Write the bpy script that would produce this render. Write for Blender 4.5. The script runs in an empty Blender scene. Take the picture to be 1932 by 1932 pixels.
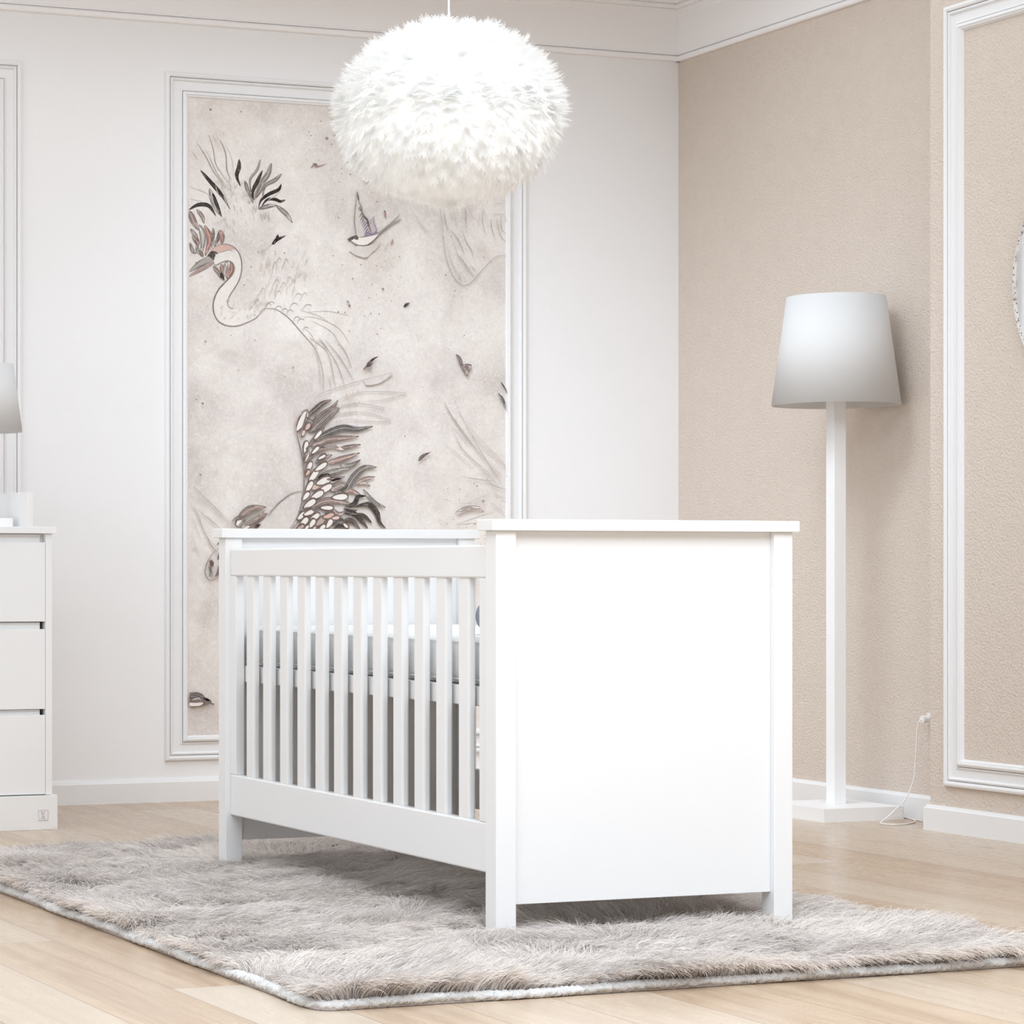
import bpy, bmesh, math, random
import numpy as np
from mathutils import Vector, Matrix

C = bpy.context.scene.collection
rnd = random.Random(7)
PI = math.pi

# ------------------------------------------------------------------ materials
def new_mat(name):
    m = bpy.data.materials.new(name); m.use_nodes = True
    nt = m.node_tree; b = nt.nodes['Principled BSDF']
    return m, nt, b
def N(nt, t, **kw):
    n = nt.nodes.new(t)
    for k, v in kw.items(): setattr(n, k, v)
    return n
def plain(name, col, rough=.4, spec=.5, noise=.0, nscale=40, bump=0, bscale=200, trans=0):
    m, nt, b = new_mat(name)
    b.inputs['Roughness'].default_value = rough
    b.inputs['Specular IOR Level'].default_value = spec
    b.inputs['Base Color'].default_value = (*col, 1)
    tc = N(nt, 'ShaderNodeTexCoord')
    if noise:
        no = N(nt, 'ShaderNodeTexNoise'); no.inputs['Scale'].default_value = nscale; no.inputs['Detail'].default_value = 3
        mx = N(nt, 'ShaderNodeMix', data_type='RGBA')
        mx.inputs['A'].default_value = (*[c*(1-noise) for c in col], 1)
        mx.inputs['B'].default_value = (*[min(1, c*(1+noise)) for c in col], 1)
        nt.links.new(tc.outputs['Object'], no.inputs['Vector'])
        nt.links.new(no.outputs['Fac'], mx.inputs['Factor'])
        nt.links.new(mx.outputs['Result'], b.inputs['Base Color'])
    if bump:
        nb = N(nt, 'ShaderNodeTexNoise'); nb.inputs['Scale'].default_value = bscale; nb.inputs['Detail'].default_value = 3
        nb.inputs['Roughness'].default_value = .55
        bp = N(nt, 'ShaderNodeBump'); bp.inputs['Distance'].default_value = bump; bp.inputs['Strength'].default_value = 1
        nt.links.new(tc.outputs['Object'], nb.inputs['Vector'])
        nt.links.new(nb.outputs['Fac'], bp.inputs['Height'])
        nt.links.new(bp.outputs['Normal'], b.inputs['Normal'])
    return m

WHITE = plain('white_lacquer', (.805, .805, .805), .40, .4, .01, 6)
WHITE2 = plain('white_lacquer_soft', (.84, .84, .84), .42, .4, .01, 6)
WALLW = plain('white_plaster', (.83, .825, .83), .85, .2, .012, 3, .0006, 160)
FRIEZE = plain('frieze_paint', (.90, .89, .895), .75, .2, .01, 4)
TRIM = plain('trim_paint', (.79, .785, .79), .5, .35, .01, 5)
BEIGE = plain('beige_stucco', (.675, .59, .52), .9, .15, .03, 18, .0055, 135)
CEIL = plain('ceiling_paint', (.74, .73, .72), .9, .1, .01, 3)
LAMPW = plain('lamp_lacquer', (.86, .86, .86), .4, .4, .01, 6)
SHADE = plain('lampshade_fabric', (.84, .84, .84), .8, .15, .01, 300, .0003, 900)
CORD = plain('white_plastic', (.82, .81, .80), .4, .5, .01, 30)
MATT = plain('mattress_fabric', (.78, .785, .785), .95, .1, .10, 22, .0006, 500)
BIND = plain('rug_binding', (.72, .71, .70), .95, .1, .06, 260, .004, 330)
BLUE = plain('blue_grey_fabric', (.26, .28, .34), .9, .1, .05, 60)
PINKF = plain('pink_fabric', (.72, .52, .50), .9, .1, .05, 60)
METAL = plain('plug_pin_metal', (.6, .6, .6), .25, .5, .02, 60)
RUGB = plain('rug_backing', (.42, .38, .36), .95, .05, .08, 60)

def floor_mat():
    m, nt, b = new_mat('oak_planks'); L = nt.links.new
    tc = N(nt, 'ShaderNodeTexCoord'); sep = N(nt, 'ShaderNodeSeparateXYZ'); L(tc.outputs['Object'], sep.inputs[0])
    def mth(op, a, bb=None, c=None):
        n = N(nt, 'ShaderNodeMath', operation=op)
        for i, v in enumerate((a, bb, c)):
            if v is None: continue
            if isinstance(v, (int, float)): n.inputs[i].default_value = v
            else: L(v, n.inputs[i])
        return n.outputs[0]
    W, LEN = .2095, 1.85
    u = mth('DIVIDE', mth('SUBTRACT', sep.outputs['X'], 1.647-.2095*40), W)
    row = mth('FLOOR', u); fu = mth('FRACT', u)
    wn = N(nt, 'ShaderNodeTexWhiteNoise', noise_dimensions='1D'); L(row, wn.inputs['W'])
    v = mth('ADD', mth('DIVIDE', sep.outputs['Y'], LEN), mth('MULTIPLY', wn.outputs['Value'], 7.3))
    colr = mth('FLOOR', v); fv = mth('FRACT', v)
    pid = mth('ADD', mth('MULTIPLY', row, 17.31), mth('MULTIPLY', colr, 5.77))
    w2 = N(nt, 'ShaderNodeTexWhiteNoise', noise_dimensions='1D'); L(pid, w2.inputs['W'])
    # grain coordinates, stretched along the plank, shifted per plank
    cmb = N(nt, 'ShaderNodeCombineXYZ')
    L(mth('ADD', mth('MULTIPLY', sep.outputs['X'], 1.0), mth('MULTIPLY', w2.outputs['Value'], 31)), cmb.inputs[0])
    L(mth('MULTIPLY', sep.outputs['Y'], .030), cmb.inputs[1]); L(mth('MULTIPLY', w2.outputs['Value'], 9), cmb.inputs[2])
    g1 = N(nt, 'ShaderNodeTexNoise'); g1.inputs['Scale'].default_value = 17; g1.inputs['Detail'].default_value = 5; g1.inputs['Roughness'].default_value = .62; g1.inputs['Distortion'].default_value = .35
    L(cmb.outputs[0], g1.inputs['Vector'])
    g2 = N(nt, 'ShaderNodeTexNoise'); g2.inputs['Scale'].default_value = 160; g2.inputs['Detail'].default_value = 4
    L(cmb.outputs[0], g2.inputs['Vector'])
    cmb2 = N(nt, 'ShaderNodeCombineXYZ')
    L(mth('ADD', sep.outputs['X'], mth('MULTIPLY', w2.outputs['Value'], 13)), cmb2.inputs[0]); L(mth('MULTIPLY', sep.outputs['Y'], .16), cmb2.inputs[1])
    wv = N(nt, 'ShaderNodeTexNoise'); wv.inputs['Scale'].default_value = 5.5; wv.inputs['Detail'].default_value = 1.5
    L(cmb2.outputs[0], wv.inputs['Vector'])
    rings = mth('SINE', mth('MULTIPLY', wv.outputs['Fac'], 95))
    grain = mth('ADD', mth('MULTIPLY', g1.outputs['Fac'], .60), mth('ADD', mth('MULTIPLY', g2.outputs['Fac'], .09), mth('MULTIPLY', rings, .022)))
    ramp = N(nt, 'ShaderNodeValToRGB'); e = ramp.color_ramp.elements
    e[0].position = .18; e[0].color = (.37, .245, .155, 1); e[1].position = .62; e[1].color = (.57, .452, .335, 1)
    n3 = ramp.color_ramp.elements.new(.42); n3.color = (.51, .385, .27, 1)
    L(grain, ramp.inputs[0])
    # plank to plank tone
    mx = N(nt, 'ShaderNodeMix', data_type='RGBA'); mx.inputs['B'].default_value = (.60, .52, .43, 1)
    L(mth('MULTIPLY', mth('POWER', w2.outputs['Value'], 1.4), .75), mx.inputs['Factor']); L(ramp.outputs[0], mx.inputs['A'])
    # knots
    vo = N(nt, 'ShaderNodeTexVoronoi'); vo.inputs['Scale'].default_value = 2.1
    cmb3 = N(nt, 'ShaderNodeCombineXYZ'); L(mth('ADD', mth('MULTIPLY', sep.outputs['X'], 2.2), mth('MULTIPLY', w2.outputs['Value'], 5)), cmb3.inputs[0]); L(mth('MULTIPLY', sep.outputs['Y'], .8), cmb3.inputs[1])
    L(cmb3.outputs[0], vo.inputs['Vector'])
    kn = mth('MULTIPLY', mth('SUBTRACT', 1.0, mth('MINIMUM', mth('MULTIPLY', vo.outputs['Distance'], 11), 1.0)), .75)
    mk = N(nt, 'ShaderNodeMix', data_type='RGBA'); mk.inputs['B'].default_value = (.25, .14, .08, 1)
    L(kn, mk.inputs['Factor']); L(mx.outputs['Result'], mk.inputs['A'])
    # seams
    du = mth('MULTIPLY', mth('MINIMUM', fu, mth('SUBTRACT', 1.0, fu)), W)
    dv = mth('MULTIPLY', mth('MINIMUM', fv, mth('SUBTRACT', 1.0, fv)), LEN)
    seam = mth('LESS_THAN', mth('MINIMUM', du, dv), .0011)
    ms = N(nt, 'ShaderNodeMix', data_type='RGBA'); ms.inputs['B'].default_value = (.20, .13, .09, 1)
    L(mth('MULTIPLY', seam, .75), ms.inputs['Factor']); L(mk.outputs['Result'], ms.inputs['A'])
    L(ms.outputs['Result'], b.inputs['Base Color'])
    b.inputs['Roughness'].default_value = .33; b.inputs['Specular IOR Level'].default_value = .55
    rr = N(nt, 'ShaderNodeMapRange'); rr.inputs['To Min'].default_value = .20; rr.inputs['To Max'].default_value = .34
    L(g1.outputs['Fac'], rr.inputs['Value']); L(rr.outputs[0], b.inputs['Roughness'])
    bp = N(nt, 'ShaderNodeBump'); bp.inputs['Distance'].default_value = .0003; L(g2.outputs['Fac'], bp.inputs['Height']); L(bp.outputs['Normal'], b.inputs['Normal'])
    return m
FLOOR = floor_mat()

def mural_mat():
    m, nt, b = new_mat('printed_wallpaper'); L = nt.links.new
    tc = N(nt, 'ShaderNodeTexCoord')
    def noise(s, d=3, r=.5, dist=0):
        n = N(nt, 'ShaderNodeTexNoise'); n.inputs['Scale'].default_value = s; n.inputs['Detail'].default_value = d
        n.inputs['Roughness'].default_value = r; n.inputs['Distortion'].default_value = dist
        L(tc.outputs['Object'], n.inputs['Vector']); return n.outputs['Fac']
    def ramp(f, stops):
        r = N(nt, 'ShaderNodeValToRGB'); e = r.color_ramp.elements
        e[0].position, e[0].color = stops[0][0], (*stops[0][1], 1); e[1].position, e[1].color = stops[-1][0], (*stops[-1][1], 1)
        for p, c in stops[1:-1]: x = e.new(p); x.color = (*c, 1)
        L(f, r.inputs[0]); return r.outputs[0]
    def mix(a, bb, f, mode='MIX'):
        n = N(nt, 'ShaderNodeMix', data_type='RGBA', blend_type=mode)
        if isinstance(f, float): n.inputs['Factor'].default_value = f
        else: L(f, n.inputs['Factor'])
        for s, v in (('A', a), ('B', bb)):
            if isinstance(v, tuple): n.inputs[s].default_value = (*v, 1)
            else: L(v, n.inputs[s])
        return n.outputs['Result']
    base = ramp(noise(4.5, 4, .6, .4), [(.3, (.58, .53, .50)), (.5, (.70, .65, .615)), (.72, (.80, .76, .72))])
    base = mix(base, (.60, .53, .46), ramp(noise(7, 3, .5, 1), [(.55, (0, 0, 0)), (.75, (.5, .5, .5))]))
    base = mix(base, (.62, .60, .60), ramp(noise(11, 5, .6, 2), [(.55, (0, 0, 0)), (.72, (.45, .45, .45))]))
    base = mix(base, (.95, .93, .91), ramp(noise(45, 8, .75, 2), [(.46, (0, 0, 0)), (.70, (.45, .45, .45))]))
    base = mix(base, (.55, .49, .46), ramp(noise(38, 8, .75, 2.5), [(.52, (0, 0, 0)), (.72, (.45, .45, .45))]))
    base = mix(base, (.50, .40, .36), ramp(noise(120, 4, .6, .5), [(.62, (0, 0, 0)), (.78, (.5, .5, .5))]))
    at = N(nt, 'ShaderNodeAttribute', attribute_name='print')
    wob = ramp(noise(90, 3, .6), [(.3, (.82, .82, .82)), (.6, (1, 1, 1))])
    f = N(nt, 'ShaderNodeMath', operation='MULTIPLY'); L(at.outputs['Alpha'], f.inputs[0]); L(wob, f.inputs[1])
    col = mix(base, at.outputs['Color'], f.outputs[0])
    L(col, b.inputs['Base Color']); b.inputs['Roughness'].default_value = .85; b.inputs['Specular IOR Level'].default_value = .15
    return m
MURAL = mural_mat()

def fur_mat():
    m = bpy.data.materials.new('long_pile_fur'); m.use_nodes = True; nt = m.node_tree; L = nt.links.new
    nt.nodes.clear(); out = N(nt, 'ShaderNodeOutputMaterial')
    at = N(nt, 'ShaderNodeAttribute', attribute_name='tone')
    r = N(nt, 'ShaderNodeValToRGB'); e = r.color_ramp.elements
    e[0].position = 0; e[0].color = (.52, .47, .445, 1); e[1].position = 1; e[1].color = (.98, .935, .885, 1)
    x = e.new(.5); x.color = (.82, .77, .74, 1); L(at.outputs['Fac'], r.inputs[0])
    d = N(nt, 'ShaderNodeBsdfDiffuse'); t = N(nt, 'ShaderNodeBsdfTranslucent'); g = N(nt, 'ShaderNodeBsdfGlossy'); g.inputs['Roughness'].default_value = .45
    g.inputs['Color'].default_value = (.8, .8, .8, 1)
    L(r.outputs[0], d.inputs['Color']); L(r.outputs[0], t.inputs['Color'])
    m1 = N(nt, 'ShaderNodeMixShader'); m1.inputs[0].default_value = .45; L(d.outputs[0], m1.inputs[1]); L(t.outputs[0], m1.inputs[2])
    m2 = N(nt, 'ShaderNodeMixShader'); m2.inputs[0].default_value = .06; L(m1.outputs[0], m2.inputs[1]); L(g.outputs[0], m2.inputs[2])
    L(m2.outputs[0], out.inputs[0]); return m
FUR = fur_mat()
def feather_mat():
    m = bpy.data.materials.new('white_feather'); m.use_nodes = True; nt = m.node_tree; L = nt.links.new
    nt.nodes.clear(); out = N(nt, 'ShaderNodeOutputMaterial')
    tc = N(nt, 'ShaderNodeTexCoord'); no = N(nt, 'ShaderNodeTexNoise'); no.inputs['Scale'].default_value = 12; L(tc.outputs['Object'], no.inputs['Vector'])
    r = N(nt, 'ShaderNodeValToRGB'); e = r.color_ramp.elements; e[0].color = (.95, .95, .945, 1); e[1].color = (.98, .98, .975, 1); L(no.outputs['Fac'], r.inputs[0])
    d = N(nt, 'ShaderNodeBsdfDiffuse'); t = N(nt, 'ShaderNodeBsdfTranslucent')
    L(r.outputs[0], d.inputs['Color']); L(r.outputs[0], t.inputs['Color'])
    m1 = N(nt, 'ShaderNodeMixShader'); m1.inputs[0].default_value = .5; L(d.outputs[0], m1.inputs[1]); L(t.outputs[0], m1.inputs[2])
    L(m1.outputs[0], out.inputs[0]); return m
FEATH = feather_mat()
def paper_mat():
    m = bpy.data.materials.new('lantern_paper'); m.use_nodes = True; nt = m.node_tree; L = nt.links.new
    nt.nodes.clear(); out = N(nt, 'ShaderNodeOutputMaterial'); d = N(nt, 'ShaderNodeBsdfDiffuse'); t = N(nt, 'ShaderNodeBsdfTranslucent')
    for x in (d, t): x.inputs['Color'].default_value = (.93, .93, .92, 1)
    m1 = N(nt, 'ShaderNodeMixShader'); m1.inputs[0].default_value = .5; L(d.outputs[0], m1.inputs[1]); L(t.outputs[0], m1.inputs[2]); L(m1.outputs[0], out.inputs[0]); return m
def mirror_mat():
    m, nt, b = new_mat('mirror_glass'); b.inputs['Metallic'].default_value = 1; b.inputs['Roughness'].default_value = .03
    b.inputs['Base Color'].default_value = (.9, .92, .93, 1); return m
MIRROR = mirror_mat()

# ------------------------------------------------------------------ mesh helpers
def link(name, me, mat, parent=None):
    o = bpy.data.objects.new(name, me); C.objects.link(o)
    if mat: me.materials.append(mat) if not isinstance(mat, (list, tuple)) else [me.materials.append(x) for x in mat]
    if parent: o.parent = parent
    return o
def from_bm(name, bm, mat, parent=None, smooth=False):
    me = bpy.data.meshes.new(name); bmesh.ops.recalc_face_normals(bm, faces=bm.faces[:]); bm.to_mesh(me); bm.free()
    if smooth:
        for p in me.polygons: p.use_smooth = True
    return link(name, me, mat, parent)
def add_box(bm, x0, x1, y0, y1, z0, z1, bev=0, seg=2):
    r = bmesh.ops.create_cube(bm, size=1); vs = r['verts']
    for v in vs:
        v.co = Vector(((x0+x1)/2+v.co.x*(x1-x0), (y0+y1)/2+v.co.y*(y1-y0), (z0+z1)/2+v.co.z*(z1-z0)))
    if bev:
        es = list({e for v in vs for e in v.link_edges})
        bmesh.ops.bevel(bm, geom=es, offset=bev, segments=seg, affect='EDGES', profile=.5)
    return bm
def box(name, mat, dims, parent=None, bev=0, seg=2, org=(0, 0, 0)):
    bm = bmesh.new(); d = dims
    add_box(bm, d[0]-org[0], d[1]-org[0], d[2]-org[1], d[3]-org[1], d[4]-org[2], d[5]-org[2], bev, seg)
    return from_bm(name, bm, mat, parent)
def thing(name, label, cat, loc=(0, 0, 0), group=None):
    o = bpy.data.objects.new(name, None); C.objects.link(o); o.location = loc; o.empty_display_size = .1
    o['label'] = label; o['category'] = cat
    if group: o['group'] = group
    return o
def tag(o, label, cat, group=None):
    o['label'] = label; o['category'] = cat
    if group: o['group'] = group
    return o
def struct(o): o['kind'] = 'structure'; return o
def sweep(name, mat, path, prof, closed=False, side=1, parent=None):
    """path: (x,y) points; prof: closed loop of (outward distance from the path, z). Mitred."""
    n = len(path); P = [Vector(p) for p in path]; rings = []
    for i in range(n):
        a = P[i-1] if (i or closed) else None; c = P[(i+1) % n] if (i < n-1 or closed) else None
        d1 = (P[i]-a).normalized() if a is not None else None; d2 = (c-P[i]).normalized() if c is not None else None
        if d1 is None: d1 = d2
        if d2 is None: d2 = d1
        n1 = Vector((-d1.y, d1.x))*side; n2 = Vector((-d2.y, d2.x))*side
        m = (n1+n2).normalized(); m = m/max(.2, m.dot(n1)); rings.append((P[i], m))
    bm = bmesh.new(); V = [[bm.verts.new((p.x+m.x*t, p.y+m.y*t, z)) for t, z in prof] for p, m in rings]
    k = len(prof)
    for i in range(n if closed else n-1):
        A, B = V[i], V[(i+1) % n]
        for j in range(k): bm.faces.new((A[j], A[(j+1) % k], B[(j+1) % k], B[j]))
    if not closed: bm.faces.new(V[0]); bm.faces.new(V[-1])
    return from_bm(name, bm, mat, parent)
def tube(bm, pts, r, seg=8):
    P = [Vector(p) for p in pts]; prev = None; rings = []
    up = Vector((0, 0, 1))
    for i, p in enumerate(P):
        t = (P[min(i+1, len(P)-1)]-P[max(i-1, 0)]).normalized()
        s = t.cross(up)
        if s.length < .05: s = prev if prev is not None else Vector((1, 0, 0))
        s.normalize()
        if prev is not None and s.dot(prev) < 0: s = -s
        prev = s; u = s.cross(t).normalized()
        rings.append([bm.verts.new(p+(s*math.cos(a)+u*math.sin(a))*r) for a in [2*PI*k/seg for k in range(seg)]])
    for a, b in zip(rings, rings[1:]):
        for k in range(seg): bm.faces.new((a[k], a[(k+1) % seg], b[(k+1) % seg], b[k]))
    bm.faces.new(rings[0]); bm.faces.new(rings[-1][::-1])
def catmull(P, n=8):
    P = [Vector(p) for p in P]; out = []
    Q = [P[0]*2-P[1]]+P+[P[-1]*2-P[-2]]
    for i in range(1, len(Q)-2):
        for k in range(n):
            t = k/n; a, b, c, d = Q[i-1], Q[i], Q[i+1], Q[i+2]
            out.append(.5*((2*b)+(-a+c)*t+(2*a-5*b+4*c-d)*t*t+(-a+3*b-3*c+d)*t**3))
    out.append(P[-1]); return out
def np_mesh(name, verts, faces):
    me = bpy.data.meshes.new(name); nv, nf, k = len(verts), len(faces), faces.shape[1]
    me.vertices.add(nv); me.vertices.foreach_set('co', verts.astype(np.float32).ravel())
    me.loops.add(nf*k); me.loops.foreach_set('vertex_index', faces.astype(np.int32).ravel())
    me.polygons.add(nf); me.polygons.foreach_set('loop_start', np.arange(nf, dtype=np.int32)*k)
    me.update(calc_edges=True); return me

# ------------------------------------------------------------------ the room
XL, XR, XN, YB, YF, YJ, ZC = -2.4, 5.356, 5.165, 8.518, -9.0, 6.79, 2.93
T = .12
def wall(name, mat, dims): return struct(box(name, mat, dims))
struct(box('floor', FLOOR, (XL-T, XR+T, YF-T, YB+T, -.1, 0)))
SK = (-1.9, 4.6, .6, 5.2)                                     # unseen roof opening, added to let light into the front of the room
SK2 = (-1.9, 5.0, 5.9, 7.9)  # second added roof opening, for the beam towards the far corner
cb = bmesh.new()
for a in [(XL-T, XR+T, YF-T, SK[2]), (XL-T, XR+T, SK[3], SK2[2]), (XL-T, XR+T, SK2[3], YB+T), (XL-T, SK2[0], SK2[2], SK2[3]), (SK2[1], XR+T, SK2[2], SK2[3]), (XL-T, SK[0], SK[2], SK[3]), (SK[1], XR+T, SK[2], SK[3])]: add_box(cb, *a, ZC, ZC+.25)
struct(from_bm('ceiling', cb, CEIL))
cb = bmesh.new()
for i in range(5): x = SK[0]+(SK[1]-SK[0])*i/4; add_box(cb, x-.03, x+.03, SK[2], SK[3], ZC+.20, ZC+.26)
for y in (SK[2]+.03, SK[3]-.03): add_box(cb, SK[0], SK[1], y-.03, y+.03, ZC+.20, ZC+.26)
struct(from_bm('added_window_5', cb, TRIM))  # bars across the added front roof opening
wall('wall_back', WALLW, (XL-T, XR+T, YB, YB+T, 0, ZC))
bm = bmesh.new()
add_box(bm, XR, XR+T, YJ-.02, YB, 0, ZC)
rw = bmesh.new()
for a in [(XN, XR+T, YF, YJ, 0, ZC), (XR, XR+T, YJ, YB, 0, ZC)]: add_box(rw, *a)
bm.free()
struct(from_bm('wall_right', rw, BEIGE))
# left and rear walls with unseen windows added to light the room
def wall_open(name, axis, pos, a0, a1, openings, mat):
    bm = bmesh.new(); sgn = T if pos > 0 else -T
    def seg(u0, u1, z0, z1):
        lo, hi = min(pos, pos+sgn), max(pos, pos+sgn)
        if axis == 'x': add_box(bm, lo, hi, u0, u1, z0, z1)
        else: add_box(bm, u0, u1, lo, hi, z0, z1)
    u = a0
    for (o0, o1, z0, z1) in openings:
        seg(u, o0, 0, ZC); seg(o0, o1, 0, z0); seg(o0, o1, z1, ZC); u = o1
    seg(u, a1, 0, ZC); return struct(from_bm(name, bm, mat))
REAR = [(-1.9, 1.1, .2, 2.3), (1.6, 4.6, .2, 2.3)]
LEFT = [(-.6, 2.2, .3, 2.3), (4.6, 8.1, .3, 2.3)]
wall_open('wall_rear', 'y', YF, XL-T, XR+T, REAR, WALLW)
wall_open('wall_left', 'x', XL, YF, YB, LEFT, WALLW)
def added_window(name, axis, pos, o):
    bm = bmesh.new(); d = .03; s = -1
    def b(u0, u1, z0, z1):
        if axis == 'x': add_box(bm, pos-.09, pos-.04, u0, u1, z0, z1)
        else: add_box(bm, u0, u1, pos-.09, pos-.04, z0, z1)
    u0, u1, z0, z1 = o; w = .05
    b(u0, u1, z0, z0+w); b(u0, u1, z1-w, z1)
    for u in (u0, (u0+u1)/2-w/2, u1-w): b(u, u+w, z0+w, z1-w)
    return struct(from_bm(name, bm, TRIM))
added_window('added_window_1', 'y', YF, REAR[0]); added_window('added_window_2', 'y', YF, REAR[1])  # frames of the made-up windows behind the camera
added_window('added_window_3', 'x', XL, LEFT[0]); added_window('added_window_4', 'x', XL, LEFT[1])  # frames of the made-up windows on the left, out of view
# baseboards and cornices
bp = [(0, .0), (.015, .0), (.015, .068), (.0115, .0695), (.008, .0785), (0, .0785)]
struct(sweep('baseboard_back', TRIM, [(XL, YB), (XR, YB)], bp, side=-1))
struct(sweep('baseboard_right', TRIM, [(XR, YB), (XR, YJ), (XN, YJ), (XN, YF)], bp, side=-1))
cp = [(0, 2.679), (.011, 2.679), (.015, 2.683), (.015, 2.693), (.012, 2.6975), (.0022, 2.698), (.0022, 2.7015), (.0105, 2.702), (.0105, 2.7065), (.006, 2.709), (.006, 2.8455),
      (.010, 2.849), (.013, 2.870), (.011, 2.872), (.022, 2.8725), (.024, 2.885), (.020, 2.889), (.034, 2.8895), (.037, 2.903), (.06, ZC), (0, ZC)]
struct(sweep('trim_1', FRIEZE, [(XL, YB), (XR, YB)], cp, side=-1))
struct(sweep('trim_2', FRIEZE, [(XR, YB), (XR, YJ), (XN, YJ), (XN, YF)], cp, side=-1))
# raised panel mouldings: a mitred frame on the wall
def panel_frame(name, axis, pos, u0, u1, z0, z1):
    prof = [(0, 0), (0, .010), (.003, .0145), (.009, .016), (.0145, .014), (.0165, .0095), (.0168, .0025), (.0186, .0025), (.0190, .0095), (.0240, .0125), (.0270, .0105), (.0288, .0045), (.030, .0040), (.0550, .0040),
            (.0565, .0080), (.0605, .0100), (.0620, .0085), (.0622, .0020), (.0640, .0020), (.0643, .0125), (.0710, .0165), (.0745, .0165), (.0765, .0120), (.0800, .0125), (.0860, .0030), (.0860, 0)]
    bm = bmesh.new(); cor = [(u0, z0, 1, 1), (u1, z0, -1, 1), (u1, z1, -1, -1), (u0, z1, 1, -1)]; V = []
    for u, z, su, sz in cor:
        ring = []
        for t, h in prof:
            uu, zz = u+su*t, z+sz*t
            ring.append(bm.verts.new((pos-h, uu, zz) if axis == 'x' else (uu, pos-h, zz)))
        V.append(ring)
    k = len(prof)
    for i in range(4):
        A, B = V[i], V[(i+1) % 4]
        for j in range(k-1): bm.faces.new((A[j], A[j+1], B[j+1], B[j]))
        bm.faces.new((A[k-1], A[0], B[0], B[k-1]))
    return struct(from_bm(name, bm, TRIM))
panel_frame('trim_3', 'y', YB, 1.390, 2.7935, .141, 2.510)
panel_frame('trim_4', 'y', YB, 3.312, 4.716, .141, 2.510)
panel_frame('trim_5', 'x', XN, 5.308, 6.712, .141, 2.510)

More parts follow.
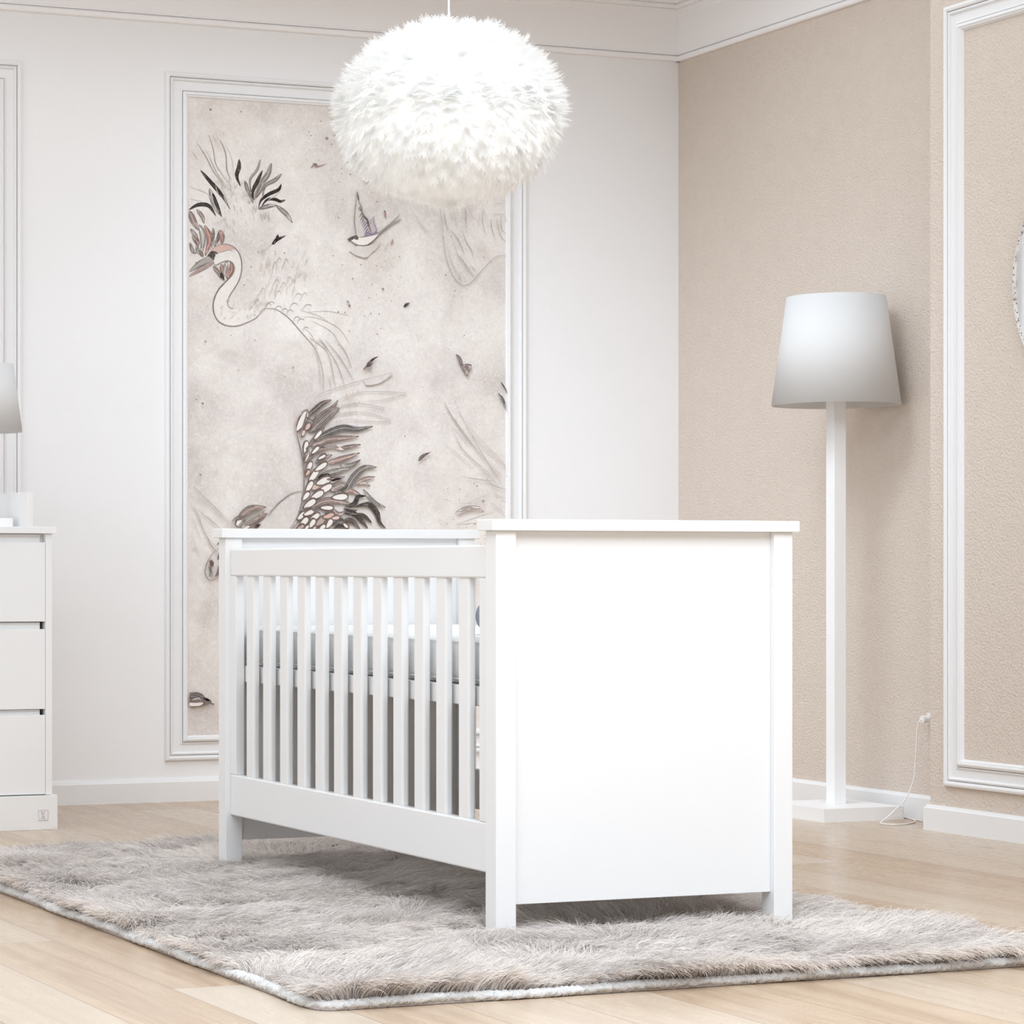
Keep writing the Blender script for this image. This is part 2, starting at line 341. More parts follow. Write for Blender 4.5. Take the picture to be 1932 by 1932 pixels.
# ------------------------------------------------------------------ mural
MUR = """P10,0.45,0,1984 19158 2266 19246 2575 19211 2833 19017 2957 18722 2957 18341 2854 18003 2678 17711 2498 17442 2451 17227 2534 17063 2668 17034 3247 17016 3818 17073 3506 16748 3143 16569 2781 16447 2421 16450 2122 16583 1958 16830 1917 17113 1968 17400 2122 17690 2379 17961 2611 18208 2668 18425 2627 18613 2446 18678 2215 18616 1984 18526 1907 18608 1932 18871
L0,0.95,16.9,1420 21788 1753 21449 2086 21110 2318 20836 2565 20443
L7,0.6,21.87,1768 21165 1958 20629 2215 20213
O11,0.7,21.87,1768 21165 1958 20629 2215 20213
L0,0.95,14.91,1881 21028 2035 20632 2240 20191
L0,0.95,15.91,987 20383 1344 20576 1702 20578 1881 20411 2020 20195
L0,0.93,17.9,2885 22246 2874 21959 2792 21645 2936 21271
L7,0.5,7.95,3688 22265 3558 21900 3299 21552 3325 21124
O11,0.7,7.95,3688 22265 3558 21900 3299 21552 3325 21124
L6,0.5,18.89,4105 22158 3974 21778 3714 21430 3428 20890
O11,0.7,18.89,4105 22158 3974 21778 3714 21430 3428 20890
L6,0.6,16.9,3808 21530 3662 21188 3428 20842
O11,0.7,16.9,3808 21530 3662 21188 3428 20842
L7,0.45,13.92,4486 21804 4235 21576 3870 21366 3766 21002
O11,0.7,13.92,4486 21804 4235 21576 3870 21366 3766 21002
L7,0.6,13.92,3092 21494 3195 21213 3403 20745
O11,0.7,13.92,3092 21494 3195 21213 3403 20745
L0,0.95,15.91,3766 21901 3584 21519 3403 21151 3403 20722
L0,0.95,13.92,4486 21459 4366 21247 4026 21086 3714 20856 3600 20540
L0,0.95,12.43,4643 20910 4444 20843 4235 20905 3922 20866 3662 20543
L7,0.5,14.91,3610 20540 3974 20653 4287 20692
O11,0.7,14.91,3610 20540 3974 20653 4287 20692
L7,0.55,16.9,4287 20692 4653 20422 4905 20121
O11,0.7,16.9,4287 20692 4653 20422 4905 20121
L2,0.6,23.86,1038 20348 1165 20023 1344 19699
O11,0.7,23.86,1038 20348 1165 20023 1344 19699
L4,0.6,14.91,1293 20407 1497 20180 1558 19946
O11,0.7,14.91,1293 20407 1497 20180 1558 19946
L3,0.85,23.86,1589 19876 1779 19386 1610 18834
O11,0.7,23.86,1589 19876 1779 19386 1610 18834
L2,0.6,11.93,1907 19795 1896 19486 1814 19174
O11,0.7,11.93,1907 19795 1896 19486 1814 19174
L3,0.8,19.88,2153 19735 2240 19501 2215 19224
O11,0.7,19.88,2153 19735 2240 19501 2215 19224
L2,0.7,11.93,2153 19735 2086 19447 1958 19157
O11,0.7,11.93,2153 19735 2086 19447 1958 19157
L10,0.4,21.87,1395 19891 1523 19470 1471 18875
O11,0.7,21.87,1395 19891 1523 19470 1471 18875
L10,0.5,14.91,1063 19734 1242 19505 1318 19319
O11,0.7,14.91,1063 19734 1242 19505 1318 19319
L2,0.75,20.88,1140 19501 1293 19318 1344 19131
O11,0.7,20.88,1140 19501 1293 19318 1344 19131
L10,0.5,12.92,1038 19260 1140 18980 1267 18900
O11,0.7,12.92,1038 19260 1140 18980 1267 18900
L3,0.8,12.92,1420 19015 1471 18875 1528 18783
O11,0.7,12.92,1420 19015 1471 18875 1528 18783
L10,0.5,12.92,1293 19176 1333 18988 1395 18872
O11,0.7,12.92,1293 19176 1333 18988 1395 18872
L3,0.6,14.91,1907 18480 2061 18306 2215 18122
O11,0.7,14.91,1907 18480 2061 18306 2215 18122
L3,0.7,16.9,2215 18559 2240 18360 2215 18122
O11,0.7,16.9,2215 18559 2240 18360 2215 18122
L10,0.6,16.9,2421 18662 2343 18364 2292 18125
O11,0.7,16.9,2421 18662 2343 18364 2292 18125
L3,0.85,20.88,2585 18650 2601 18374 2410 18072
O11,0.7,20.88,2585 18650 2601 18374 2410 18072
L0,0.9,13.92,2189 18287 2240 18123 2328 17983
L2,0.8,6.96,2472 18465 2446 18273 2369 18104
L2,0.75,9.94,5599 22055 5731 22182 5863 22131 6213 22246
L0,0.8,9.94,5715 22181 5784 22209 5863 22126
L0,0.95,12.92,4105 19314 4261 19469 4418 19558 4659 19664
L1,0.95,11.93,4350 19679 4313 19543 4183 19322
L7,0.5,7.95,3745 19060 3974 19218 4120 19344
P3,0.6,0,1814 18984 1958 19157 2163 19236 2421 19247 2730 19118 2472 19069 2215 18991 2020 18960
P6,0.85,0,1038 18337 1344 18609 1676 18803 1907 18765 1907 18670 1446 18471 1038 18256
P2,0.75,0,1038 18148 1446 18424 1896 18632 1886 18546 1497 18322 1038 18091
P0,0.97,0,1661 18802 1814 18994 2020 18988 2076 18895 1968 18825 1922 18671 1779 18788
D10,0.9,6.96,2020 18874
S1,0.9,2.49,1038 18323 1344 18600 1676 18794
S0,0.9,2.98,1038 18252 1446 18462 1907 18661
S1,0.8,2.49,1038 18091 1497 18317 1886 18536
S1,0.7,1.99,1038 18152 1446 18424 1886 18631
S1,0.85,2.49,1814 18999 2009 19178 2266 19255 2575 19221 2833 19027 2962 18722 2967 18341 2859 18003 2678 17711 2498 17442 2441 17226 2524 17063 2678 17044
S1,0.9,2.98,1907 18703 1927 18585 1999 18517 2215 18621 2446 18687 2627 18613 2673 18425 2606 18208 2369 17961 2112 17690 1958 17399 1902 17113 1943 16829 2112 16573 2421 16441 2781 16438 3143 16559 3506 16738 3714 16960 3844 17093
S11,0.5,1.49,2020 18960 2215 18987 2472 19069 2652 19019
S1,0.8,2.49,1907 18466 2138 18119 2328 17974
S1,0.75,2.49,3844 17084 4287 17061 4758 16779 5178 16360 5547 15987 5810 15696
S11,0.8,1.99,1318 22706 1650 22227 1907 21766 2266 21356
S11,0.75,1.99,1743 23014 1907 22525 2009 22008 2369 21504
S11,0.8,2.49,2163 22872 2369 22408 2421 21840 2565 21514
S12,0.5,1.49,2369 22693 2601 22230 2689 21616
S12,0.5,1.49,1063 22479 1344 22115
S12,0.5,1.49,1063 21177 1650 20993 1855 20719
S12,0.4,1.49,1063 20775 1497 20692
S11,0.6,1.99,1779 22186 2061 21679 2318 21359
S11,0.8,1.99,3688 22265 3558 21900 3299 21552 3288 21313
S12,0.6,1.99,4418 21202 4235 21025 3974 20869
S12,0.5,1.49,1650 22464 1958 21911
S12,0.4,1.49,1907 23000 2020 22769
S11,0.5,1.49,1038 19260 1140 19122 1063 18787
S11,0.8,1.99,1830 19080 1932 19298 2086 19447
S12,0.55,1.49,5178 17081 5863 16912 6393 16640
S12,0.6,1.49,5336 16846 5863 16815 6658 16503 7116 15936
S12,0.4,1.49,5441 17018 6287 17071 7031 16950
S11,0.6,1.49,5547 16131 6181 15706
S12,0.6,1.49,5336 16461 5652 16182 5863 15697
S11,0.6,1.99,5916 16094 6287 15709
S12,0.5,1.49,5652 16712 6393 16350 6871 15736
S11,0.65,1.59,3896 17086 3948 17243 4053 17330 4183 17306 4209 17240
S11,0.65,1.59,4209 16943 4251 17100 4343 17187 4458 17162 4481 17096
S11,0.65,1.59,4455 16884 4496 17029 4580 17109 4685 17086 4706 17025
S11,0.65,1.59,4664 16843 4706 16988 4790 17068 4895 17045 4915 16984
S11,0.65,1.59,4942 16641 4968 16767 5052 16837 5157 16817 5178 16764
S11,0.65,1.59,5089 16593 5115 16706 5208 16770 5323 16753 5346 16705
S11,0.65,1.59,5299 16340 5325 16435 5397 16487 5487 16473 5504 16433
S11,0.45,1.59,4094 17763 4199 17984 4270 18104 4358 18067 4376 17974
S11,0.45,1.59,4355 17676 4460 17898 4531 18018 4620 17981 4638 17888
S11,0.45,1.59,4601 17877 4706 18099 4769 18219 4847 18182 4863 18088
S11,0.45,1.59,4737 17834 4868 18026 4927 18129 5001 18097 5015 18017
S11,0.45,1.59,4199 17431 4277 17621 4348 17724 4437 17693 4455 17613
S11,0.45,1.59,4272 18583 4324 18772 4378 18875 4446 18844 4460 18764
S11,0.45,1.59,4470 18448 4575 18701 4638 18838 4716 18795 4732 18688
S11,0.65,1.59,3818 16987 3870 17176 3954 17279 4058 17248 4079 17168
S11,0.45,1.59,4115 18290 4167 18572 4222 18725 4289 18676 4303 18556
S11,0.45,1.59,4889 17360 4994 17551 5099 17655 5231 17625 5257 17546
S11,0.45,1.59,5168 17393 5273 17585 5344 17688 5434 17657 5452 17577
S11,0.65,1.59,4784 17068 4837 17226 4942 17313 5073 17289 5099 17223
S11,0.65,1.59,5257 17084 5362 17213 5468 17284 5599 17265 5626 17212
S11,0.45,1.59,3600 17506 3704 17696 3754 17798 3816 17766 3829 17686
S11,0.65,1.59,3392 17164 3496 17323 3546 17408 3608 17382 3621 17315
S12,0.32,1.29,2225 21428 2231 21361 2259 21295
S12,0.37,1.29,2412 20895 2443 20809 2457 20723
S12,0.36,1.29,2565 21330 2567 21273 2594 21218
S12,0.36,1.29,3009 20984 3041 20897 3054 20810
S12,0.56,1.29,2308 21084 2341 21001 2351 20918
S12,0.35,1.29,2056 21085 2077 21005 2097 20925
S12,0.46,1.29,2494 21451 2529 21359 2541 21266
S12,0.55,1.29,2297 20896 2329 20821 2336 20745
S12,0.35,1.29,2533 21237 2551 21160 2573 21084
S12,0.49,1.29,2303 20960 2302 20909 2329 20860
S12,0.6,1.29,2275 21144 2288 21073 2311 21003
S12,0.38,1.29,2179 21220 2198 21163 2209 21105
S12,0.57,1.29,2360 21007 2378 20943 2393 20880
S12,0.48,1.29,2072 21448 2095 21390 2102 21331
S12,0.31,1.29,2226 21277 2240 21220 2255 21164
S12,0.59,1.29,2747 20926 2779 20833 2796 20739
S12,0.42,1.29,1979 21292 2011 21199 2027 21104
S12,0.36,1.29,3027 21124 3043 21036 3072 20949
S12,0.4,1.29,2460 21418 2492 21353 2494 21286
S12,0.41,1.29,1969 21454 1992 21399 1997 21342
S12,0.36,1.29,2286 21436 2308 21341 2335 21246
S12,0.34,1.29,2025 21450 2045 21394 2054 21338
S12,0.34,1.29,2004 21159 2035 21100 2035 21040
S12,0.44,1.29,2557 20998 2589 20932 2592 20863
S12,0.37,1.29,2231 21224 2242 21174 2257 21125
S12,0.38,1.29,2966 20980 2970 20908 3003 20836
S12,0.34,1.29,2566 20824 2589 20773 2589 20720
S12,0.42,1.29,2329 20402 2359 20337 2358 20269
S12,0.45,1.29,3383 20609 3407 20533 3416 20456
S12,0.58,1.29,2381 20814 2411 20735 2416 20655
S12,0.54,1.29,2682 20574 2703 20497 2716 20421
S12,0.58,1.29,2920 20586 2928 20514 2951 20443
S12,0.5,1.29,3452 20944 3485 20861 3489 20776
S12,0.5,1.29,2321 20418 2346 20371 2342 20323
S12,0.52,1.29,2341 20837 2358 20768 2371 20698
S12,0.3,1.29,3416 20860 3438 20818 3435 20774
S12,0.56,1.29,3352 20915 3378 20839 3386 20761
S12,0.4,1.29,2948 20459 2964 20409 2970 20357
S12,0.31,1.29,3371 20539 3386 20477 3399 20414
S12,0.48,1.29,2308 20591 2333 20529 2336 20465
S12,0.3,1.29,2438 20730 2455 20655 2470 20580
S12,0.41,1.29,3304 20505 3316 20459 3324 20413
S12,0.59,1.29,3242 20798 3253 20746 3265 20693
S12,0.45,1.29,2384 20869 2411 20801 2414 20732
S12,0.56,1.29,2803 20464 2806 20388 2836 20314
S12,0.54,1.29,2508 20768 2523 20690 2542 20612
S12,0.45,1.29,2473 20440 2473 20389 2495 20340
S12,0.3,1.29,2685 20639 2709 20559 2720 20478
S12,0.45,1.29,2652 20636 2672 20573 2679 20510
S12,0.53,1.29,2360 20793 2372 20715 2394 20637
S12,0.39,1.29,4013 20295 4032 20215 4045 20133
S12,0.56,1.29,3945 20353 3957 20261 3981 20169
S12,0.53,1.29,3827 20292 3829 20222 3854 20153
S12,0.34,1.29,3429 20255 3427 20200 3451 20146
S12,0.47,1.29,3847 20460 3861 20368 3883 20276
S12,0.58,1.29,3418 20270 3426 20217 3439 20165
S12,0.31,1.29,3259 20250 3265 20186 3284 20122
S12,0.54,1.29,3110 20131 3137 20043 3144 19954
S12,0.47,1.29,3983 20473 3997 20397 4012 20320
S12,0.5,1.29,3968 20242 3975 20147 4005 20052
S12,0.39,1.29,3722 20237 3748 20159 3753 20080
S12,0.51,1.29,3959 20377 3986 20301 3989 20223
S12,0.6,1.29,3380 20418 3397 20354 3405 20290
S12,0.39,1.29,3932 20378 3955 20311 3958 20243
S12,0.51,1.29,3476 20505 3488 20448 3498 20391
S12,0.35,1.29,3666 20380 3688 20286 3702 20191
S12,0.48,1.29,2102 19745 2146 19634 2164 19521
S12,0.58,1.29,2253 20171 2264 20100 2292 20030
S12,0.39,1.29,2612 19861 2621 19796 2647 19731
S12,0.46,1.29,2646 20155 2679 20054 2701 19953
S12,0.33,1.29,2653 20108 2666 20022 2700 19936
S12,0.6,1.29,2080 20056 2084 19993 2115 19930
S12,0.5,1.29,2239 19791 2272 19695 2291 19599
S12,0.51,1.29,2649 19815 2677 19718 2702 19621
S12,0.55,1.29,2507 19964 2520 19879 2554 19794
S12,0.38,1.29,2359 20188 2389 20122 2395 20056
S12,0.42,1.29,2302 19893 2325 19788 2359 19683
S12,0.59,1.29,2322 20205 2336 20098 2380 19993
S12,0.37,1.29,2155 20136 2193 20032 2212 19928
S12,0.55,1.29,2402 19995 2419 19898 2455 19801
S12,0.41,1.29,3657 16892 3718 16938 3752 16983
S12,0.49,1.29,3425 16799 3452 16836 3504 16874
S12,0.48,1.29,3525 17156 3578 17195 3607 17234
S12,0.5,1.29,2169 16891 2211 16922 2231 16951
S12,0.55,1.29,2587 16730 2622 16768 2667 16807
S12,0.51,1.29,3493 16761 3545 16806 3587 16851
S12,0.32,1.29,3047 16991 3092 17038 3146 17085
S12,0.37,1.29,3216 17016 3258 17053 3293 17089
S12,0.51,1.29,2422 17273 2479 17316 2510 17358
S12,0.3,1.29,2292 16665 2337 16708 2382 16751
S12,0.52,1.29,3419 16939 3444 16977 3500 17016
S12,0.57,1.29,2165 16994 2189 17021 2221 17048
S12,0.48,1.29,3270 16805 3299 16836 3335 16867
S12,0.56,1.29,2164 17037 2221 17084 2262 17131
S12,0.43,1.29,2573 16866 2624 16908 2662 16951
S12,0.38,1.29,2382 17307 2442 17353 2475 17397
S12,0.4,1.29,3282 17079 3333 17118 3363 17156
S12,0.38,1.29,3071 17173 3094 17208 3146 17245
S12,0.33,1.29,2555 16716 2591 16743 2611 16770
S12,0.58,1.29,3641 17253 3659 17278 3695 17305
S12,0.4,1.29,3147 16752 3172 16787 3221 16823
S12,0.55,1.29,2816 16674 2837 16702 2874 16729
S12,0.5,1.29,2288 16669 2322 16700 2352 16731
S12,0.52,1.29,3517 17309 3553 17352 3609 17397
S12,0.31,1.29,2154 16801 2174 16829 2212 16857
S12,0.41,1.29,2613 17109 2665 17156 2711 17203
S12,0.59,1.29,3647 17249 3691 17278 3707 17307
S12,0.51,1.29,3171 16694 3209 16719 3223 16744
S12,0.34,1.29,3146 16783 3164 16809 3200 16836
S12,0.52,1.29,2852 16972 2886 17008 2928 17045
S12,0.37,1.29,3410 16849 3425 16873 3462 16898
S12,0.4,1.29,2480 16941 2513 16969 2539 16997
S12,0.4,1.29,2674 16858 2712 16903 2770 16950
S12,0.55,1.29,3633 17221 3649 17245 3685 17270
S12,0.39,1.29,3244 16723 3267 16758 3318 16794
S12,0.44,1.29,3225 17087 3249 17114 3282 17141
S12,0.54,1.29,3468 17245 3479 17294 3518 17344
S12,0.47,1.29,3703 17269 3721 17318 3752 17367
S12,0.35,1.29,3804 17236 3848 17323 3891 17409
S12,0.31,1.29,3630 17163 3672 17233 3700 17303
S12,0.35,1.29,3519 17044 3530 17093 3569 17144
S12,0.35,1.29,3425 17250 3457 17308 3482 17365
S12,0.58,1.29,3462 17113 3510 17181 3529 17248
S12,0.41,1.29,3407 17307 3442 17374 3475 17441
S12,0.56,1.29,3784 17399 3805 17463 3849 17528
S12,0.48,1.29,3618 16940 3649 16990 3668 17040
S12,0.58,1.29,3279 17024 3307 17106 3361 17188
S12,0.32,1.29,3736 17164 3762 17231 3803 17299
S12,0.38,1.29,3543 17007 3568 17060 3596 17113
S12,0.43,1.29,3677 16958 3712 17040 3760 17123
S12,0.32,1.29,3249 17190 3300 17271 3329 17352
S12,0.39,1.29,3517 17457 3561 17520 3579 17581
S12,0.58,1.29,4191 17543 4210 17700 4248 17859
S12,0.39,1.29,4239 17483 4239 17570 4271 17658
S12,0.5,1.29,3985 18298 4007 18393 4020 18488
S12,0.32,1.29,4056 18177 4086 18311 4104 18446
S12,0.4,1.29,3935 18711 3960 18807 3969 18902
S12,0.49,1.29,3874 18505 3887 18642 3924 18780
S12,0.46,1.29,3706 17526 3732 17626 3742 17726
S12,0.46,1.29,3927 18468 3957 18586 3970 18704
S12,0.44,1.29,3997 18552 4012 18693 4048 18834
S12,0.36,1.29,4069 18129 4096 18266 4119 18403
S12,0.44,1.29,4261 17936 4302 18086 4315 18235
S12,0.39,1.29,3870 18466 3884 18580 3911 18694
S12,0.5,1.29,3793 18205 3809 18317 3833 18429
S12,0.55,1.29,3859 17663 3882 17819 3915 17975
S12,0.3,1.29,3772 18761 3789 18933 3835 19107
S12,0.37,1.29,4204 18912 4232 19056 4256 19200
S12,0.43,1.29,3815 17513 3829 17633 3859 17754
S12,0.33,1.29,4120 18495 4146 18590 4154 18684
S12,0.52,1.29,3697 18889 3726 19061 3759 19234
S12,0.5,1.29,4010 17508 4027 17625 4052 17741
S12,0.45,1.29,3662 18373 3692 18525 3717 18677
S12,0.33,1.29,4248 18296 4272 18446 4302 18597
S12,0.34,1.29,3904 18601 3913 18690 3936 18780
S12,0.4,1.29,3947 17847 3987 17999 4002 18151
S12,0.33,1.29,4080 17634 4115 17756 4124 17876
S12,0.51,1.29,4238 17651 4279 17824 4300 17995
S12,0.49,1.29,5085 18221 5146 18359 5203 18496
S12,0.56,1.29,5393 18732 5421 18830 5478 18928
S12,0.44,1.29,5207 18277 5236 18367 5285 18459
S12,0.55,1.29,5364 18650 5406 18755 5453 18859
S12,0.53,1.29,4889 18043 4927 18117 4952 18191
S12,0.41,1.29,5106 18194 5135 18287 5187 18381
S12,0.59,1.29,4977 18217 5032 18332 5076 18447
S12,0.52,1.29,5298 18143 5374 18288 5422 18432
S12,0.57,1.29,5030 18460 5094 18589 5140 18717
S12,0.36,1.29,5278 18284 5322 18376 5358 18468
S12,0.56,1.29,5218 18851 5265 18926 5283 19000
S12,0.35,1.29,5003 18993 5068 19127 5117 19260
S12,0.32,1.29,5326 18090 5368 18206 5425 18321
S12,0.37,1.29,4850 18530 4909 18657 4959 18783
S12,0.3,1.29,5314 18985 5354 19103 5416 19222
S12,0.44,1.29,4932 18125 4956 18213 5009 18303
S12,0.57,1.29,4475 17768 4516 17860 4544 17952
S12,0.33,1.29,4466 17721 4482 17786 4515 17851
S12,0.42,1.29,4905 17965 4954 18065 4980 18165
S12,0.32,1.29,4356 18013 4385 18100 4421 18187
S12,0.52,1.29,4895 17733 4947 17843 4977 17952
S12,0.58,1.29,4873 17683 4914 17766 4936 17849
S12,0.56,1.29,4273 18090 4297 18158 4324 18226
S12,0.37,1.29,4623 17557 4656 17637 4684 17717
S12,0.47,1.29,4718 18010 4737 18069 4763 18128
S12,0.35,1.29,4921 18005 4973 18118 5006 18230
S12,0.42,1.29,4835 17503 4884 17618 4921 17732
S12,0.57,1.29,4638 17715 4663 17809 4709 17903
S12,0.44,1.29,4635 18159 4651 18235 4693 18312
S12,0.53,1.29,4261 17794 4300 17869 4318 17943
S11,0.5,1.49,2102 21586 2122 21444 2163 21408 2204 21467 2204 21582
S11,0.5,1.49,2256 21404 2276 21262 2318 21226 2359 21285 2359 21399
S11,0.5,1.49,2385 21600 2405 21459 2446 21423 2488 21482 2488 21596
S11,0.5,1.49,2565 21181 2585 21039 2627 21003 2668 21063 2668 21177
S11,0.5,1.49,2874 21530 2895 21388 2936 21352 2978 21412 2978 21526
S11,0.5,1.49,2153 21446 2174 21304 2215 21268 2256 21327 2256 21442
S11,0.5,1.49,2410 21316 2431 21175 2472 21139 2513 21198 2513 21312
S11,0.5,1.49,2668 21424 2689 21283 2730 21247 2771 21306 2771 21420
S11,0.5,1.49,3081 21159 3102 21017 3143 20981 3185 21040 3185 21155
S11,0.5,1.49,3185 20926 3206 20784 3247 20748 3288 20807 3288 20921
S11,0.5,1.49,3418 20698 3439 20556 3480 20520 3522 20579 3522 20694
S11,0.5,1.49,3652 20471 3673 20328 3714 20292 3756 20351 3756 20466
S11,0.5,1.49,3756 20428 3777 20285 3818 20249 3860 20308 3860 20423
P7,0.28,0,7039 19226 7408 19418 7762 19423 8258 19566 8116 19335 7939 19200 7709 18998 7338 19079
P7,0.35,0,7363 21318 7426 20970 7521 20814 7627 20467 7755 20345 7850 20093 7956 19874 7726 19767 7585 19745 7373 19720 7303 20005 7267 20355 7320 20901
P9,0.6,0,8045 20486 8009 20293 8123 20009 7974 19874 7850 20093 7903 20288
P10,0.6,0,7127 19597 7408 19690 7726 19742 8116 19848 8293 19936 8045 19653 7762 19462 7479 19437 7267 19498
P8,0.85,0,7638 19812 7762 19923 7921 19888 8258 19945 8116 19842 7726 19742
P0,0.92,0,6979 19617 7162 19727 7338 19782 7416 19706 7394 19619 7267 19636 7127 19588 7028 19507 7070 19585
L6,0.75,9.84,8116 19848 8400 20005 8755 20294 9048 20604
L6,0.8,7.21,8116 19816 8400 19989 8827 20281 9098 20445
D10,0.8,5.25,7250 19628
S0,0.9,3.94,7363 21334 7408 21129 7437 20954
S0,0.92,5.25,7426 20970 7521 20814 7550 20624 7627 20467 7755 20345 7804 20155 7850 20093 7903 19935 7967 19868
S1,0.85,1.64,7363 21318 7338 20965 7274 20451 7285 20132 7373 19752
S0,0.85,2.62,7127 19588 7267 19492 7479 19430 7762 19455 8045 19653 8258 19861 8684 20195 8969 20343 9098 20439
S1,0.85,1.97,8116 19874 8329 19993 8755 20320 9048 20604
S8,0.7,1.31,8045 20486 7885 20287 7850 20093
S8,0.8,2.3,8045 20486 8009 20293 8123 20009 7974 19874
S6,0.6,1.64,7197 19121 7479 19037 7709 18992
S6,0.35,1.31,7939 19200 8116 19335 8293 19600
S7,0.4,2.62,8471 19318 8577 19612
S1,0.85,2.95,7521 20782 7500 20701 7451 20619
S1,0.85,2.95,7550 20624 7518 20526 7458 20427
S1,0.85,2.95,7592 20514 7558 20408 7497 20301
S1,0.85,2.95,7627 20435 7599 20322 7543 20207
S8,0.85,2.95,7691 20374 7643 20244 7567 20112
S8,0.85,2.95,7755 20313 7693 20182 7603 20050
S8,0.85,2.95,7779 20186 7717 20071 7627 19955
S8,0.85,2.95,7825 20092 7755 19977 7656 19860
S8,0.85,2.95,7868 19998 7793 19906 7691 19814
S8,0.85,2.95,7910 19920 7850 19858 7762 19795
S1,0.85,2.95,7479 20812 7458 20747 7408 20681
L2,0.85,7.87,8428 20703 8471 20602 8464 20522 8513 20428
L13,0.7,7.87,8773 19710 8738 19586 8684 19494
L1,0.8,4.59,7507 21741 7656 21678 7709 21636 7868 21702
L1,0.75,5.25,6951 17419 7014 17437 7056 17343
L2,0.8,9.18,7021 17326 7074 17280 7098 17312
L6,0.7,11.15,9184 17320 9309 17405 9452 17474
L0,0.8,8.53,8428 20703 8442 20681 8471 20635
D1,0.75,5.25,7514 18750
D1,0.75,8.53,8382 17925
D1,0.75,5.9,7709 18998
D1,0.75,3.94,7939 21324
D1,0.75,3.94,6803 21010
D1,0.75,5.25,8144 21004
D1,0.75,5.25,7197 18242
D1,0.75,4.59,7832 17594
D1,0.75,3.94,7939 18066
D1,0.75,3.94,8133 18733
D1,0.75,3.28,8656 18272
D1,0.75,3.94,8702 17509
D1,0.75,5.25,7903 17039
D1,0.75,5.25,8229 17031
D1,0.75,5.25,6898 17041
D1,0.75,4.59,7070 16395
D1,0.75,5.25,10874 18512
D1,0.75,4.59,12384 19215
D1,0.75,3.94,11073 19907
D1,0.75,3.28,11672 20531
D1,0.75,3.28,11691 20086
D1,0.75,3.94,11672 19468
D1,0.75,3.94,11200 17769
D1,0.75,4.59,11236 17958
D1,0.75,3.28,11490 17746
D1,0.75,3.28,11589 16370
D1,0.75,3.94,9016 19090
D1,0.75,3.28,10080 18788
D1,0.75,3.94,8346 18697
D1,0.75,3.94,7649 16941
D1,0.75,2.62,8684 19343
D1,0.75,3.28,9069 18371
D1,0.75,3.28,10783 19852
D1,0.75,3.94,11345 19812
D1,0.75,3.28,9785 16115
D1,0.75,4.59,6793 18706
D1,0.75,3.94,8275 16519
S11,0.72,1.48,10621 20897 10729 20287 10783 19577 10946 18903 11200 18427 11454 18193 11636 18167 11854 18257 12146 18561 12439 18865 12805 19206 13026 19296 13283 19291
S11,0.72,1.48,10783 20904 10838 20454 10964 20054
S11,0.72,1.48,10982 20201 11309 19859 11490 19542 11600 19254
S11,0.72,1.48,11527 20128 11672 19744 11891 19429 11964 19171
S11,0.72,1.48,11654 20978 11654 20588 11680 20200
S11,0.72,1.48,11273 19306 11563 19025 11964 18554
S11,0.72,1.48,12677 20635 12695 20310 12861 19861
S11,0.72,1.48,12897 20645 13044 20064 13283 19781
S11,0.72,1.48,13081 20719 13099 20263 13265 20107
S11,0.72,1.48,12366 20963 12329 20522 12476 19974
S12,0.5,1.31,11037 20754 11146 20435
S12,0.5,1.31,11854 20793 11982 20538
S12,0.5,1.31,11127 19851 11309 19339 11527 18861
S12,0.5,1.31,11818 18938 12110 18657
S12,0.5,1.31,10910 19647 11127 18910 11527 18245
S12,0.5,1.31,11381 18629 11490 18341
S12,0.5,1.31,11600 18475 11709 18284
S12,0.5,1.31,12366 20947 12549 20532
S12,0.5,1.31,12769 20776 13283 20810
S12,0.5,1.31,12769 21145 13283 21202
S12,0.5,1.31,9613 20688 9828 20311 10116 19936
S12,0.5,1.31,11490 19217 11709 18771 12000 18522
S12,0.5,1.31,9900 20314 10188 19972
S12,0.5,1.31,11164 20825 11309 20248
S12,0.5,1.31,12219 20810 12146 20285
S12,0.5,1.31,13247 20727 13291 20500
P7,0.25,0,5222 10726 4763 10611 4282 10254 3946 9855 3468 9400 4811 9406 5149 10129
P7,0.2,0,7637 14699 8725 14950 8279 14603 7736 14500
S11,0.65,1.83,5536 16063 5827 15585 6022 14969 6061 14238
S11,0.65,1.83,5925 16031 6265 15508 6412 14935 6534 14316
S11,0.65,1.83,5973 16076 6558 15250 6901 14414
S11,0.65,1.83,6119 16081 6705 15431 7269 14600
S11,0.65,1.83,6509 16093 6901 15659 7146 15087
S12,0.65,1.65,5682 15802 5876 15187 5925 14390
S12,0.65,1.65,5730 16069 5876 15976 5983 16077
S12,0.65,1.65,5488 13672 5876 14123 6412 14313 7146 14553 7884 14749 8735 14950 8279 14603
S12,0.65,1.65,6656 13963 7293 14200 7983 14283 9272 14245 8378 14001 7736 13942
S12,0.65,1.65,6461 13692 7048 13838 7637 13829 8452 13690 7637 13628
S12,0.65,1.65,6363 13335 6901 13524 7785 13519 8685 13260 7884 13222 7048 13282 6265 13156
S12,0.65,1.65,6265 14754 6363 14312
S12,0.65,1.65,6803 14078 7097 14017
S12,0.65,1.65,6705 13742 7490 13848
S12,0.65,1.65,6607 13429 7441 13557
S11,0.55,1.6,6950 14201 6959 14095
S11,0.55,1.6,7195 14251 7205 14145
S11,0.55,1.6,7391 14323 7401 14216
S11,0.55,1.6,7048 13847 7057 13741
S11,0.55,1.6,7244 13905 7254 13798
S11,0.55,1.6,7441 13945 7450 13838
S11,0.55,1.6,6901 13533 6910 13426
S11,0.55,1.6,7097 13581 7107 13474
S11,0.55,1.6,7318 13608 7327 13501
S11,0.55,1.6,6558 13259 6568 13153
